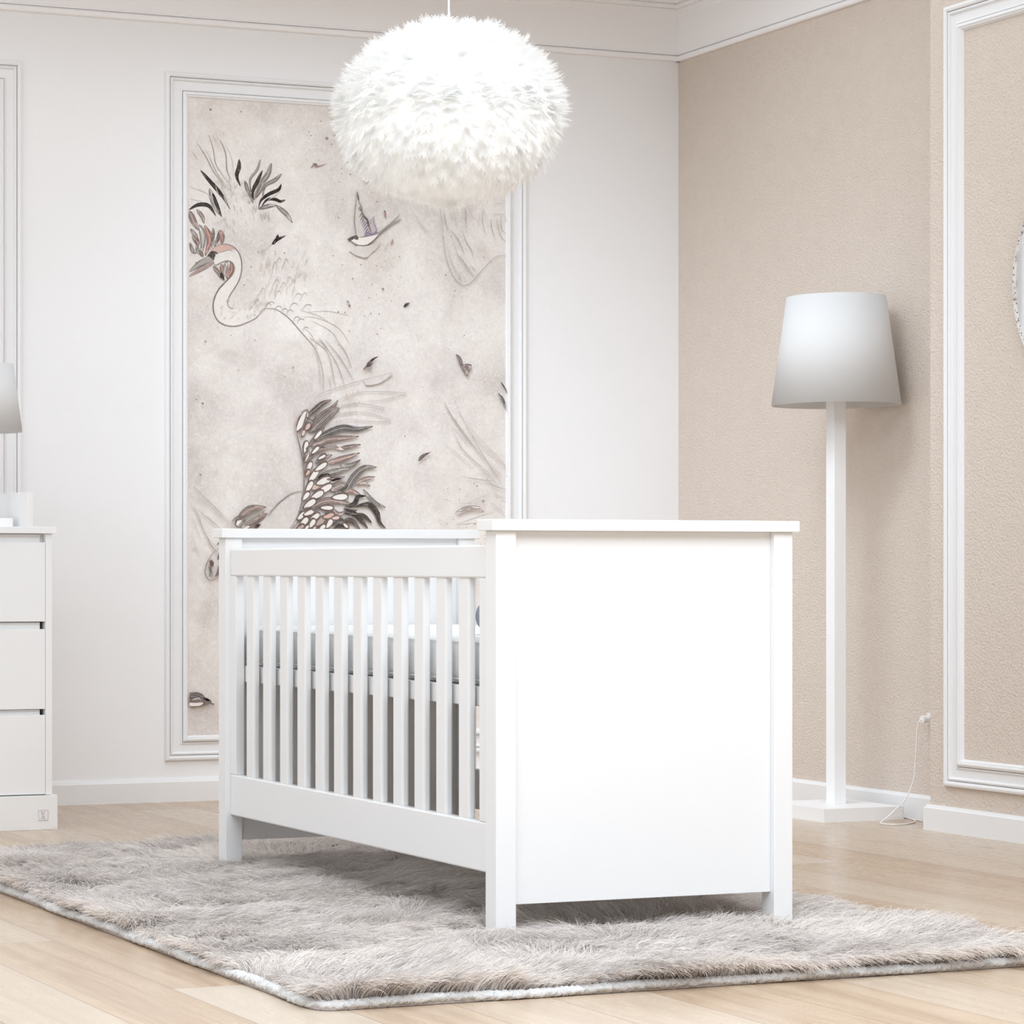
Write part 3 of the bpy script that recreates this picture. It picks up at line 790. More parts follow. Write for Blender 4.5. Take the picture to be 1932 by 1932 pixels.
S11,0.55,1.6,6705 13240 6715 13133
S11,0.55,1.6,7318 13251 7327 13145
L1,0.85,21.03,5391 13316 5730 13588 6022 13816 6363 13948
O1,0.7,21.03,5391 13316 5730 13588 6022 13816 6363 13948
L3,0.6,15.54,5633 13188 6022 13461 6412 13691 6617 13940
O1,0.7,15.54,5633 13188 6022 13461 6412 13691 6617 13940
L1,0.75,38.4,5488 12787 5925 13149 6363 13513 6676 13661
O0,0.7,38.4,5488 12787 5925 13149 6363 13513 6676 13661
L0,0.85,9.14,5585 13143 5730 13300 5803 13457
L3,0.6,12.8,5439 12255 5730 12614 6105 12984
O1,0.7,12.8,5439 12255 5730 12614 6105 12984
L2,0.65,23.77,5585 12301 6168 12533 6705 12608 7421 12678
O1,0.7,23.77,5585 12301 6168 12533 6705 12608 7421 12678
L5,0.82,24.69,5706 12503 6217 12777 6803 12966 7391 12932 7963 13045
O0,0.7,24.69,5706 12503 6217 12777 6803 12966 7391 12932 7963 13045
L13,0.6,14.63,6607 12207 6999 12302 7500 12399
O1,0.7,14.63,6607 12207 6999 12302 7500 12399
L3,0.5,15.54,5536 11947 5876 12173 6343 12278
O1,0.7,15.54,5536 11947 5876 12173 6343 12278
L4,0.3,18.29,5925 12263 6412 12315 6852 12188
L2,0.6,17.37,5730 11706 6022 11909 6392 12012
O1,0.7,17.37,5730 11706 6022 11909 6392 12012
L3,0.55,21.03,6168 11712 6754 11875 7455 12099
O1,0.7,21.03,6168 11712 6754 11875 7455 12099
L7,0.7,16.46,6705 11652 7097 11658 7490 11855
O1,0.7,16.46,6705 11652 7097 11658 7490 11855
L6,0.6,24.69,5779 11197 6412 11404 7097 11560
O11,0.7,24.69,5779 11197 6412 11404 7097 11560
L0,0.85,11.89,5730 11152 6071 11298 6412 11329
L4,0.7,27.43,5585 10796 6071 11023 6876 11254
O1,0.7,27.43,5585 10796 6071 11023 6876 11254
L1,0.7,10.06,6265 11069 6558 11162 6852 11232
L2,0.5,25.6,6314 10759 6705 10941 7048 10989
O1,0.7,25.6,6314 10759 6705 10941 7048 10989
L4,0.8,15.54,7293 10947 7637 11174 8047 11268
O11,0.7,15.54,7293 10947 7637 11174 8047 11268
L5,0.72,28.34,6485 10672 6950 10855 7244 11259 7637 11576 8111 11604
O1,0.7,28.34,6485 10672 6950 10855 7244 11259 7637 11576 8111 11604
L0,0.7,16.46,6558 10695 6852 10809 7048 11034
L4,0.8,17.37,6803 10675 7097 10767 7490 10628
O11,0.7,17.37,6803 10675 7097 10767 7490 10628
L7,0.5,9.14,7391 10993 7637 11040 7859 10931
O11,0.7,9.14,7391 10993 7637 11040 7859 10931
L7,0.6,12.8,7588 10817 8032 10374 8457 10186
O11,0.7,12.8,7588 10817 8032 10374 8457 10186
L2,0.65,27.43,5536 10132 6022 10357 6558 10406 7136 10300
O1,0.7,27.43,5536 10132 6022 10357 6558 10406 7136 10300
L0,0.95,20.11,6852 10195 7244 10301 7391 10547 7716 10586
L0,0.95,22.86,7244 10189 7785 10283 8106 10017 8230 9661 8487 9425
L0,0.93,21.03,6754 9985 7195 9966 7539 9701 7795 9413
L1,0.93,16.46,7048 9921 7539 9902 7785 9747 7938 9623
L4,0.6,15.54,6314 10182 6607 9940 6901 10031
O1,0.7,15.54,6314 10182 6607 9940 6901 10031
L1,0.93,21.03,6754 9696 7146 9699 7490 9389
L0,0.85,24.69,6363 9539 6656 9740 6950 9609
L1,0.85,11.89,6803 10141 7097 10046 7382 10079
L1,0.9,13.71,6412 9428 6705 9518 7048 9387
V10,0.55,24.69,5006 12805 5437 13555
W1,0.85,24.69,5006 12805 5437 13555
V3,0.6,15.54,5355 12849 5524 13121
W1,0.85,15.54,5355 12849 5524 13121
V4,0.6,13.71,5220 12635 5320 12886
W1,0.85,13.71,5220 12635 5320 12886
V10,0.55,17.37,5320 12013 5413 12494
W1,0.85,17.37,5320 12013 5413 12494
V10,0.55,14.63,5319 11719 5463 12125
W1,0.85,14.63,5319 11719 5463 12125
V10,0.55,17.37,5385 11368 5590 11772
W1,0.85,17.37,5385 11368 5590 11772
V3,0.6,13.71,5367 11254 5512 11486
W1,0.85,13.71,5367 11254 5512 11486
V10,0.55,20.11,5463 11006 5853 11518
W1,0.85,20.11,5463 11006 5853 11518
V10,0.55,17.37,5710 11433 6188 11745
W1,0.85,17.37,5710 11433 6188 11745
V10,0.55,22.86,5753 10978 6340 11201
W1,0.85,22.86,5753 10978 6340 11201
V10,0.55,18.29,5364 10672 5631 11096
W1,0.85,18.29,5364 10672 5631 11096
V10,0.55,21.94,5755 10632 6387 10971
W1,0.85,21.94,5755 10632 6387 10971
V10,0.55,21.03,5551 10464 6056 10734
W1,0.85,21.03,5551 10464 6056 10734
V10,0.55,16.46,5233 10393 5501 10709
W1,0.85,16.46,5233 10393 5501 10709
V10,0.55,21.03,5274 10132 5750 10441
W1,0.85,21.03,5274 10132 5750 10441
V10,0.55,21.03,6364 10513 6997 10569
W1,0.85,21.03,6364 10513 6997 10569
V10,0.55,17.37,5044 9722 5351 10006
W1,0.85,17.37,5044 9722 5351 10006
V10,0.55,16.46,5268 9881 5708 10072
W1,0.85,16.46,5268 9881 5708 10072
V10,0.55,18.29,5507 9695 5905 9951
W1,0.85,18.29,5507 9695 5905 9951
V10,0.55,20.11,5139 9473 5450 9814
W1,0.85,20.11,5139 9473 5450 9814
V10,0.55,18.29,5507 9439 5711 9763
W1,0.85,18.29,5507 9439 5711 9763
V2,0.6,19.2,5736 9496 6114 9843
W1,0.85,19.2,5736 9496 6114 9843
V3,0.6,16.46,6012 9793 6470 9948
W1,0.85,16.46,6012 9793 6470 9948
V10,0.55,18.29,6156 9422 6375 9769
W1,0.85,18.29,6156 9422 6375 9769
V10,0.55,15.54,5867 9361 6128 9562
W1,0.85,15.54,5867 9361 6128 9562
V2,0.6,13.71,4982 9368 5317 9546
W1,0.85,13.71,4982 9368 5317 9546
V4,0.6,13.71,6341 9778 6678 9834
W1,0.85,13.71,6341 9778 6678 9834
V10,0.55,11.89,5298 9343 5484 9547
W1,0.85,11.89,5298 9343 5484 9547
V4,0.6,10.97,5604 9339 5760 9509
W1,0.85,10.97,5604 9339 5760 9509
V10,0.55,13.71,5576 12028 5885 12314
W1,0.85,13.71,5576 12028 5885 12314
V10,0.55,13.71,5671 12532 5984 12877
W1,0.85,13.71,5671 12532 5984 12877
V10,0.55,11.89,5805 11840 6142 12022
W1,0.85,11.89,5805 11840 6142 12022
V10,0.55,20.11,2718 9502 2932 9738
W1,0.85,20.11,2718 9502 2932 9738
V10,0.55,10.97,2963 9405 3258 9505
W1,0.85,10.97,2963 9405 3258 9505
V10,0.55,11.89,6788 9627 7013 9456
W1,0.85,11.89,6788 9627 7013 9456
V10,0.55,15.54,5900 10157 6436 10161
W1,0.85,15.54,5900 10157 6436 10161
S1,0.9,4.11,5439 13618 5367 13315 5246 12959 5125 12559
S1,0.9,3.2,5367 13581 5077 13310 4970 12954 5077 12514 5197 12074 5284 11545 5294 11103 5270 10616 5149 10129 4956 9685 4763 9419
S1,0.9,3.66,5488 12167 5318 11811 5284 11545
S1,0.9,3.2,5439 11635 5318 11368 5294 11147
S3,0.6,1.6,5367 13581 5077 13310 4970 12954 5028 12558
S11,0.85,2.74,5222 10735 4811 10634 4378 10343 4066 10032 3946 9855
L0,0.85,8.23,5367 13315 5493 13265 5619 13188
L0,0.85,8.23,5585 10088 5676 10071 5767 10029
L0,0.85,8.23,5730 10045 5826 10074 5922 10077
L0,0.85,8.23,6314 11248 6420 11318 6526 11361
L0,0.85,8.23,6168 11157 6264 11156 6360 11128
L0,0.85,8.23,5367 12165 5445 12264 5522 12337
L0,0.85,8.23,5488 11791 5599 11891 5711 11965
L0,0.85,8.23,5246 10041 5371 10122 5497 10176
L0,0.85,8.23,6558 9651 6703 9642 6847 9606
L0,0.85,8.23,6071 9958 6185 10010 6300 10036
L2,0.6,27.43,2754 9694 3229 10070 3841 10162
O1,0.7,27.43,2754 9694 3229 10070 3841 10162
L2,0.8,21.03,3253 9491 3563 9765 3889 9934
O1,0.7,21.03,3253 9491 3563 9765 3889 9934
L1,0.8,11.89,3396 9391 3516 9501 3659 9581
L4,0.3,13.71,2896 9410 3325 9719 3755 9986
O12,0.7,13.71,2896 9410 3325 9719 3755 9986
S1,0.95,6.86,2555 9645 2754 9790 2944 9805 2982 9673 2792 9462
S1,0.9,5.49,2968 9761 3039 9674 2896 9541
S11,0.55,1.6,1103 10881 1619 10407 2091 9974 2564 9408
S12,0.6,1.6,1032 10227 1337 9838 1431 9490
S11,0.6,2.06,1290 10055 1808 9666 2138 9406
S12,0.4,1.37,1032 10532 1619 10341
S11,0.75,2.29,1525 9316 1808 8793 2053 8576
S12,0.5,1.37,1032 9183 1337 8531
S11,0.6,1.83,1150 10185 1384 9620 1619 9142 1996 8707
S12,0.5,1.6,1714 10364 2469 9670 2754 9409
S12,0.5,1.37,1032 9923 1243 9402 1431 8967
S12,0.5,1.37,1431 10492 2091 9843 2327 9451
S12,0.5,1.37,1032 8791 1384 8531
S1,0.8,2.29,2091 8729 1831 8532 1619 8182 1558 7877 1690 7637 1912 7658 2115 7920
L2,0.85,16.46,1737 8335 1808 8182 1714 7986
L0,0.85,8.23,1676 8095 1770 7942 1704 7694
L0,0.6,6.4,1808 8008 1831 7789 1808 7702
L2,0.75,18.29,2081 8139 2091 7920 1912 7724
L2,0.8,10.97,2115 8619 2091 8445 2020 8313
L0,0.85,6.86,2105 8951 2044 8881 1987 8820
L2,0.75,11.89,7564 15009 7785 15216 7933 15398 8180 15535
L1,0.85,18.29,7726 15138 7834 15262 7958 15332
L1,0.6,7.31,7736 15094 7884 15071 7908 15174
D2,0.7,7.31,4883 15037
D2,0.7,9.14,1469 13718
D2,0.7,5.49,1234 13852
D2,0.7,5.49,9213 12718
D2,0.7,4.57,4546 14711
D2,0.7,3.66,5246 14861
D2,0.7,5.49,2801 14886
D2,0.7,8.23,1572 15857
D2,0.7,3.66,9372 12092
D2,0.7,5.49,3420 15956
D2,0.7,4.57,6607 15873
D2,0.7,8.23,1384 11254
L4,0.7,11.93,11246 15677 11395 15524 11477 15304 11698 15177
O1,0.7,11.93,11246 15677 11395 15524 11477 15304 11698 15177
L2,0.5,18.89,11505 15281 11643 15112 11698 14916
O1,0.7,18.89,11505 15281 11643 15112 11698 14916
L2,0.6,12.92,11477 15255 11698 15286 11863 15315
O1,0.7,12.92,11477 15255 11698 15286 11863 15315
L4,0.5,7.95,11698 15310 11819 15230 11753 15066
O1,0.7,7.95,11698 15310 11819 15230 11753 15066
L1,0.8,7.95,11422 15269 11532 15242 11654 15225
L2,0.7,12.92,9742 11846 9916 12020 10271 12196
L0,0.85,8.95,9824 11935 9933 12035 10080 12061
L0,0.9,6.46,13040 14752 13168 14582 13279 14411
L0,0.8,4.97,13224 14534 13263 14436 13285 14288
L7,0.3,12.92,12917 14378 13140 14086 13285 13693
L4,0.25,19.88,11202 9989 11753 10190 12472 10195
S11,0.65,1.79,10790 13986 11147 13355 11753 12628 12417 11923
S11,0.65,1.79,11175 12864 11477 12328 12085 11795 12806 11310
S11,0.65,1.79,11919 12729 12472 11899 13084 11116
S11,0.65,1.79,11257 9596 11974 9822 12750 10049
S11,0.65,1.79,11257 9596 11643 9613 11974 9649
S11,0.65,1.79,11422 11318 12085 11228 12917 11138
S11,0.65,1.79,12417 11306 12750 11013 13263 10870
S11,0.65,1.79,10763 13975 10982 13597 11422 13065 12085 12288
S12,0.55,1.49,11010 14433 11422 13557 11974 12730 12750 12051 13240 11761
S12,0.55,1.49,11010 13180 11422 12819 11753 12480
S12,0.55,1.49,10818 12465 11312 12129 11863 11693
S12,0.55,1.49,11532 13461 12306 12588 13084 11907 13240 11464
S12,0.55,1.49,12667 10889 12973 10620 13224 10548
S12,0.55,1.49,11147 10357 11753 10362 12306 10441
S12,0.55,1.49,11202 10013 11753 10165 12472 10195
S12,0.55,1.49,12639 10419 13224 10003
S12,0.55,1.49,10708 10500 11092 10430
S12,0.55,1.49,11753 10165 11312 9965
S12,0.55,1.49,12528 11949 13084 11314
S12,0.55,1.49,12306 9182 12472 9232
S12,0.55,1.49,12306 9059 12484 9109
S12,0.55,1.49,11422 10261 12583 10715
S12,0.55,1.49,13112 11883 13240 11662
S12,0.55,1.49,12195 11599 12861 11212
D2,0.7,10.93,12334 10441
D2,0.7,8.95,12002 9625
D2,0.7,6.96,12085 10981
D2,0.7,4.97,11974 11054
D2,0.7,4.97,11395 10851
D2,0.7,9.94,11891 10166
D2,0.7,7.95,12306 10071
D2,0.7,3.98,12112 15346
D2,0.7,3.98,11587 16376
D2,0.7,3.98,10966 15856
D2,0.7,4.97,9210 12707
D2,0.7,3.98,11257 13322
D2,0.7,3.98,10982 13916
D2,0.7,3.98,11908 12739
D2,0.7,3.98,12040 13086
D2,0.7,3.98,12350 12973
D2,0.7,3.98,9900 14480
D2,0.7,3.98,12389 14722
D2,0.7,3.98,10752 13533
D2,0.7,3.98,10873 9618
D2,0.7,3.98,10653 9602
D2,0.7,3.98,11643 9500
D2,0.7,3.98,11367 11549
D2,0.7,3.98,11450 12337
D2,0.7,3.98,11120 9767
D2,0.7,3.98,11670 10617
D2,0.7,3.98,10900 10870
D2,0.7,3.98,12223 8886
D2,0.7,3.98,12140 12166
D2,0.7,2.98,10069 12364
D2,0.7,3.98,11367 10457
D2,0.7,5.96,8120 16309
P1,0.9,0,980 3755 1194 3751 1366 3728 1516 3626 1589 3506 1752 3443 1804 3374 1830 3334 1709 3344 1538 3300 1323 3272 980 3278
P10,0.7,0,980 3405 1194 3393 1473 3396 1387 3302 1194 3282 980 3294
L8,0.7,14.19,980 3576 1194 3612 1409 3549
O0,0.7,14.19,980 3576 1194 3612 1409 3549
L7,0.7,5.84,1066 3495 1280 3543 1409 3489
L1,0.9,10.02,1452 3588 1602 3505 1804 3430
L1,0.85,5.84,1709 3384 1830 3342 1907 3349
L1,0.8,3.34,1774 3343 1847 3310 1873 3270
S0,0.9,2.5,1032 3754 1237 3742 1452 3667 1559 3526
S12,0.4,1.67,1045 2971 1323 2993 1452 3031
S7,0.5,1.67,1516 3089 1632 3007
D2,0.7,3.34,1516 6003
D2,0.59,2.57,3272 17260
D1,0.7,2.11,4272 23465
D6,0.4,3.35,8247 18213
D1,0.48,1.69,12917 16225
D2,0.82,2.88,1446 22363
D6,0.58,3.06,4877 19075
D6,0.72,2.04,10963 20757
D1,0.36,1.92,1985 20250
D6,0.58,3.25,8940 18014
D2,0.71,1.53,6879 16038
D2,0.58,1.36,2234 21617
D2,0.42,1.72,3134 20957
D6,0.67,1.75,3919 19704
D6,0.66,2.27,4621 22005
D6,0.41,2.99,9918 19614
D2,0.72,2.39,11012 24463
D6,0.7,2.13,13063 24379
D2,0.52,2.08,6033 21197
D2,0.84,1.64,1389 17826
D2,0.59,3.3,10292 18333
D1,0.38,3.02,5414 19499
D1,0.57,2.97,8520 20073
D6,0.45,3.25,9562 19709
D2,0.45,1.35,10014 16009
D1,0.38,3.34,3026 17079
D6,0.55,3.01,5896 17416
D2,0.44,1.5,12580 17908
D1,0.79,3.3,9891 18335
D2,0.33,1.89,11637 22541
D1,0.43,1.9,8363 20829
D2,0.79,2.61,2280 19953
D6,0.65,2.99,2522 20879
D2,0.58,2.77,7947 16286
D6,0.34,1.93,4434 21317
D6,0.68,2.88,9299 19353
D2,0.44,2.81,4555 18574
D6,0.55,1.47,6631 19900
D1,0.64,1.64,7596 17103
D2,0.77,3.33,8214 15853
D6,0.52,1.7,4470 20741
D6,0.38,3.01,11459 16824
D2,0.36,1.8,11147 20850
D6,0.31,1.88,6952 23128
D1,0.34,2.93,4823 21521
D2,0.71,1.69,7133 20413
D2,0.67,1.57,2079 19832
D6,0.66,1.74,7017 18419
D6,0.83,1.62,5912 16990
D6,0.39,2.84,6580 17503
D1,0.65,3.29,3106 18047
D6,0.74,1.68,2591 23988
D1,0.8,2.41,8226 21634
D1,0.32,3.08,9377 16486
D6,0.46,2.27,7141 21899
D6,0.71,2.63,10907 19177
D1,0.64,1.63,10991 23944
D1,0.33,1.9,11406 23210
D2,0.38,1.92,11609 21980
D6,0.44,3.42,11927 20346
D6,0.85,2.45,8940 21901
D2,0.34,3.11,9046 17639
D6,0.54,2.89,4134 19181
D2,0.61,2.33,9094 20367
D6,0.42,2.54,11284 20406
D6,0.49,2.57,8966 23160
D1,0.6,3.43,9626 22272
D2,0.44,1.79,11401 23852
D1,0.78,2.29,3934 17875
D6,0.34,2.77,9116 18335
D1,0.83,2.55,6775 23235
D1,0.39,2.93,7810 15841
D2,0.34,1.9,4209 17784
D1,0.53,3.06,11554 18440
D2,0.84,2.44,13035 17204
D6,0.57,2.31,3569 20955
D1,0.45,2.1,11954 22166
D2,0.48,2.51,10935 22787
D2,0.43,1.81,2743 21073
D6,0.43,1.66,11898 24609
D2,0.66,2.67,13191 24399
D2,0.43,2.85,5765 19326
D1,0.53,3.4,11232 23422
D2,0.37,2.34,2993 22819
D6,0.42,3.39,10646 17228
D1,0.48,1.92,9682 19589
D1,0.53,2.18,11210 16921
D1,0.43,3.17,12789 22161
D1,0.4,2.87,4137 20937
D6,0.58,2.55,9818 17164
D2,0.65,3.09,9821 16277
D2,0.7,1.82,5317 15888
D2,0.34,2.26,9180 16313
D6,0.74,3.2,5787 19233
D2,0.59,1.61,9042 17760
D1,0.46,2.62,4934 23265
D2,0.34,3.04,6778 16932
D2,0.35,1.86,5188 17187
D1,0.75,2.35,4242 20687
D2,0.35,1.54,1195 23157
D1,0.68,1.97,9846 22840
D6,0.61,1.67,2585 18507
D2,0.42,2.57,6539 19556
D6,0.79,2.8,3164 15637
D2,0.45,3.34,7300 18079
D1,0.73,1.71,8292 20288
D6,0.73,2.99,11549 21741
D6,0.67,3.37,7359 16145
D6,0.46,3.01,6707 18883
D2,0.37,2.96,4881 20120
D6,0.44,1.82,3225 23457
D2,0.78,1.47,11095 18052
D2,0.57,2.05,13162 24382
D6,0.7,1.71,8963 17648
D6,0.49,3.42,11933 17575
D2,0.82,1.93,12156 20331
D2,0.72,2.38,11968 18778
D1,0.67,2.23,8562 18008
D6,0.68,2.08,2249 20361
D6,0.77,3.23,5395 19946
D1,0.72,2.91,11458 20099
D2,0.64,2.14,8440 16459
D6,0.38,3.18,13151 17766
D2,0.46,2.58,10994 17104
D2,0.59,2.42,10810 19038
D1,0.37,2.28,6222 16219
D1,0.37,2.02,1362 22666
D2,0.83,1.99,7274 17006
D1,0.61,3.28,8163 19007
D2,0.42,1.43,3649 24022
D2,0.37,2.94,11664 18666
D1,0.57,1.94,2986 21390
D2,0.65,2.39,6477 18339
D2,0.34,1.72,3537 22237
D1,0.32,1.4,8437 17380
D2,0.82,2.87,8782 17729
D1,0.57,2.5,9527 19040
D6,0.66,3.32,6197 16217
D1,0.67,1.88,8593 17121
D1,0.75,2.19,10268 18364
D1,0.4,1.69,10411 24636
D6,0.31,2.36,3337 19294
D1,0.54,2.4,12366 22335
D1,0.37,1.96,9797 24205
D2,0.78,1.5,8788 21291
D1,0.41,2.26,6543 20540
D1,0.73,3.13,1992 18386
D2,0.83,2.11,11597 23676
D2,0.65,3.12,4800 22832
D1,0.61,2.58,4175 22107
D2,0.44,2.56,2059 19850
D6,0.38,1.9,11841 23539
D1,0.77,1.71,3163 21828
D1,0.72,3.14,11902 21320
D2,0.38,1.37,11272 18664
D2,0.75,1.59,12641 21570
D1,0.61,2.83,1638 17084
D6,0.6,2.57,8446 24178
D2,0.4,2.36,9521 18260
D2,0.57,2.33,3903 19366
D1,0.4,2.19,8046 20875
D1,0.6,2.07,10927 19886
D1,0.73,1.9,2858 20122
D6,0.7,2.77,1952 23027
D2,0.61,2.46,10555 21976
D1,0.54,2.56,12400 19362
D1,0.82,2.03,3235 22432
D6,0.37,3.41,9584 18275
D1,0.61,2.62,11940 20076
D6,0.82,2.93,8243 18281
D6,0.44,2.6,7508 19363
D6,0.52,2.66,11531 21873
D6,0.81,1.73,1989 22845
D1,0.85,3.12,8651 21663
D1,0.65,1.65,4013 21246
D1,0.63,3.05,2216 23061
D2,0.36,3.11,1243 17573
D1,0.33,1.44,9048 22580
D2,0.67,3.41,10887 23392
D6,0.48,2.79,7679 20715
D6,0.33,1.89,3174 21611
D1,0.82,1.97,10300 19742
D2,0.31,1.45,6549 19412
D6,0.5,2.73,4134 15962
D6,0.59,1.7,6239 21502
D2,0.64,1.55,5537 18932
D6,0.52,2.83,6937 16434
D6,0.47,2.02,8257 17765
D1,0.52,2.01,10693 20779
D2,0.55,2.9,3680 19434
D6,0.82,1.47,10522 20071
D1,0.77,1.91,4388 18413
D1,0.41,2.47,2408 16659
D6,0.76,2.81,13122 17348
D1,0.47,2.98,3654 19279
D1,0.59,1.44,9704 23068
D2,0.65,1.89,11367 23551
D6,0.45,2.02,11976 22773
D1,0.72,2.91,5614 20912
D6,0.7,2.17,11729 24011
D2,0.53,2.39,8441 23137
D6,0.54,1.42,6693 21197
D1,0.61,2.03,3293 18947
D2,0.47,3.28,10539 18485
D6,0.33,1.64,5284 24022
D1,0.75,2.74,4335 19402
D6,0.63,1.56,3165 19531
D2,0.54,2.61,8466 18551
D6,0.71,3.41,1575 18507
D6,0.55,1.76,11056 24174
D6,0.66,1.53,10736 21076
D6,0.84,3.26,6873 24184
D6,0.32,2.7,12953 24748
D2,0.33,3.3,8460 21729
D6,0.45,2.34,3680 17225
D1,0.31,1.73,1505 23951
D1,0.76,2.41,8721 24387
D6,0.36,1.71,4647 16253
D2,0.85,2.61,6091 19287
D1,0.63,3.24,3012 20279
D2,0.63,2.66,10136 18751
D1,0.65,3.05,2798 21828
D6,0.37,1.54,10845 21694
D1,0.58,2.7,11741 18986
D1,0.72,2.82,8608 18392
D2,0.52,2.58,3660 17471
D2,0.61,2.08,11102 23687
D1,0.53,3.4,5656 18389
D1,0.4,2.43,3813 15697
D1,0.33,1.51,9538 19595
D1,0.43,3.41,10370 22905
D2,0.68,2.84,4170 20728
D2,0.7,1.35,5385 17661
D6,0.67,2.33,6246 19814
D2,0.77,2.66,6393 21328
D2,0.41,1.48,12626 22132
D6,0.65,2.82,1748 17967
D6,0.67,2.59,1374 16196
D6,0.4,3.1,5215 21287
D2,0.36,2.71,10000 18351
D6,0.82,2.26,3713 23956
D6,0.36,1.35,6165 23438
D2,0.45,1.36,6177 18415
D6,0.78,3.15,11909 23995
D2,0.35,2.74,2374 23439
D2,0.65,2.78,5706 23206
D6,0.32,3.29,3589 18127
D6,0.64,1.53,6996 23688
D1,0.82,1.87,1594 17064
D2,0.59,2.28,12398 21923
D1,0.84,2.16,2015 16373
D6,0.3,1.43,1111 18656
D2,0.55,2.66,12693 22108
D6,0.75,3.17,5492 20599
D2,0.68,2.23,10341 17013
D6,0.47,2.34,2690 21888
D1,0.62,2.45,4876 18967
D2,0.84,1.84,4936 23953
D6,0.33,2.91,1662 22955
D6,0.78,3.16,4786 22422
D6,0.83,1.82,11909 20541
D2,0.64,2.44,6305 23547
D1,0.6,2.82,5354 22316
D1,0.35,2.13,7307 23583
D2,0.54,1.91,6219 22401
D2,0.77,4.22,7037 22928
D1,0.77,2.82,6558 22157
D2,0.54,3.06,6404 23028
D2,0.73,1.88,5079 23096
D1,0.31,2.78,7906 23356
D1,0.84,2.4,6156 23066
D2,0.62,2.71,5481 23255
D1,0.59,1.6,5775 21929
D1,0.84,3.13,6525 22010
D1,0.73,3.9,5607 22204
D2,0.46,2.79,6400 21882
D2,0.62,1.77,6637 22904
D1,0.57,2.67,7569 22915
D2,0.6,2.8,7308 22029
D1,0.85,1.94,5595 22447
D1,0.67,2.49,7902 22922
D1,0.49,2.64,5092 23651
D1,0.38,3.87,6668 22758
D2,0.63,2.04,7561 22160
D2,0.55,2.11,5977 22601
D1,0.72,2.18,5721 23233
D2,0.76,3.73,5808 22317
D2,0.62,2.56,7841 22183
D2,0.37,3.74,5784 22180
D1,0.34,3.21,7160 23296
D2,0.78,2.38,7339 23306
D2,0.43,3.23,6350 23241
D1,0.81,3.77,7076 23072
D1,0.31,3.03,6371 23178
D1,0.57,2.34,6018 22646
D1,0.71,3.75,6675 23504
D1,0.7,3.99,7386 22904
D2,0.32,3.02,5220 23335
D1,0.69,1.65,7632 22108
D2,0.64,2.02,5920 22656
D2,0.58,3.85,5374 23180
D2,0.53,3.22,6170 22733
D1,0.37,3.51,6305 22411
D2,0.39,1.56,5591 22851
D1,0.83,2.96,6791 22974
D1,0.37,3.51,6534 23375
D2,0.63,3.53,7743 23470
D2,0.59,4.1,7621 23669
D2,0.5,1.78,6260 22927
D1,0.64,2.18,7125 22784
D2,0.68,1.74,5838 22991
D2,0.78,2.88,6963 22888
D2,0.54,3.3,7642 23379
D2,0.69,2.84,7909 23687
D2,0.77,2.85,5770 22841
D2,0.45,3.75,7877 23599
D2,0.75,4.02,6960 22833
D1,0.3,3.05,5437 22699
D2,0.68,4.05,5473 22650
D1,0.3,3.26,6707 22375
D2,0.82,2.63,5341 22926
D2,0.48,2.46,4145 15320
D6,0.68,1.54,7025 8393
D2,0.6,2.42,6098 10924
D6,0.45,2.11,1130 10166
D6,0.63,2.8,11514 11344
D6,0.6,1.18,3514 9349
D2,0.42,1.6,3460 14031
D6,0.71,2.09,12792 13458
D2,0.76,3.02,9822 8914
D6,0.58,1.7,12028 10505
D4,0.49,1.61,8320 11021
D4,0.46,2.47,8272 7786
D6,0.7,2.59,8258 13561
D2,0.33,2.76,2053 10852
D6,0.57,2.14,7910 13810
D2,0.74,2.04,9757 15125
D4,0.4,2.37,4417 7797
D6,0.39,1.41,12400 9865
D4,0.55,1.73,4170 7757
D2,0.33,2.39,9925 11463
D2,0.4,1.94,7657 14339
D4,0.78,1.38,11567 11807
D4,0.49,2.12,11943 12823
D4,0.6,2.61,4929 15086
D4,0.47,2.49,3857 13644
D2,0.6,1.88,2920 10452
D2,0.79,2.12,9654 8477
D2,0.59,1.26,8079 9729
D6,0.73,1.64,12540 9438
D4,0.47,2.33,7743 15033
D2,0.85,1.63,7694 9075
D4,0.31,2.79,10456 14246
D6,0.57,2.95,3259 9176
D6,0.73,1.66,12877 11861
D2,0.43,2.67,4663 11785
D6,0.41,1.61,3776 8655
D4,0.41,1.36,4138 13190
D4,0.51,1.3,13220 8401
D6,0.51,2.82,6305 10377
D6,0.58,2.3,11211 9485
D6,0.84,2.32,3273 13712
D4,0.6,2.91,11006 9419
D2,0.49,2.91,12565 9451
D6,0.81,2.06,1543 8835
D4,0.48,2.98,11260 8028
D2,0.7,1.5,1385 13280
D2,0.43,2.17,3993 8281
D4,0.48,1.19,3675 15617
D2,0.6,2.29,10726 14739
D4,0.73,1.23,10400 8725
D4,0.73,1.38,5909 11038
D4,0.75,1.74,12284 13682
D2,0.8,1.2,8217 12026
D2,0.42,3.03,7251 14873
D2,0.68,2.88,2842 13814
D4,0.63,1.31,2085 12013
D2,0.62,1.89,1643 9512
D4,0.83,2.6,1692 10416
D4,0.75,1.58,11291 14422
D2,0.61,2.62,10414 7988
D6,0.77,3.06,10387 8152
D4,0.83,2.88,12830 11560
D2,0.62,1.37,3974 14370
D2,0.75,2.67,6076 12117
D2,0.58,2.18,7770 13808
D2,0.69,1.46,12195 12033
D6,0.71,1.31,10285 7988
D6,0.39,2.4,8092 15024
D2,0.55,1.75,5432 11670
D6,0.66,2.17,12342 8387
D2,0.8,1.96,4878 11131
D4,0.44,2.24,4569 13143
D6,0.8,2.04,4113 15080
D4,0.69,2.08,8360 9019
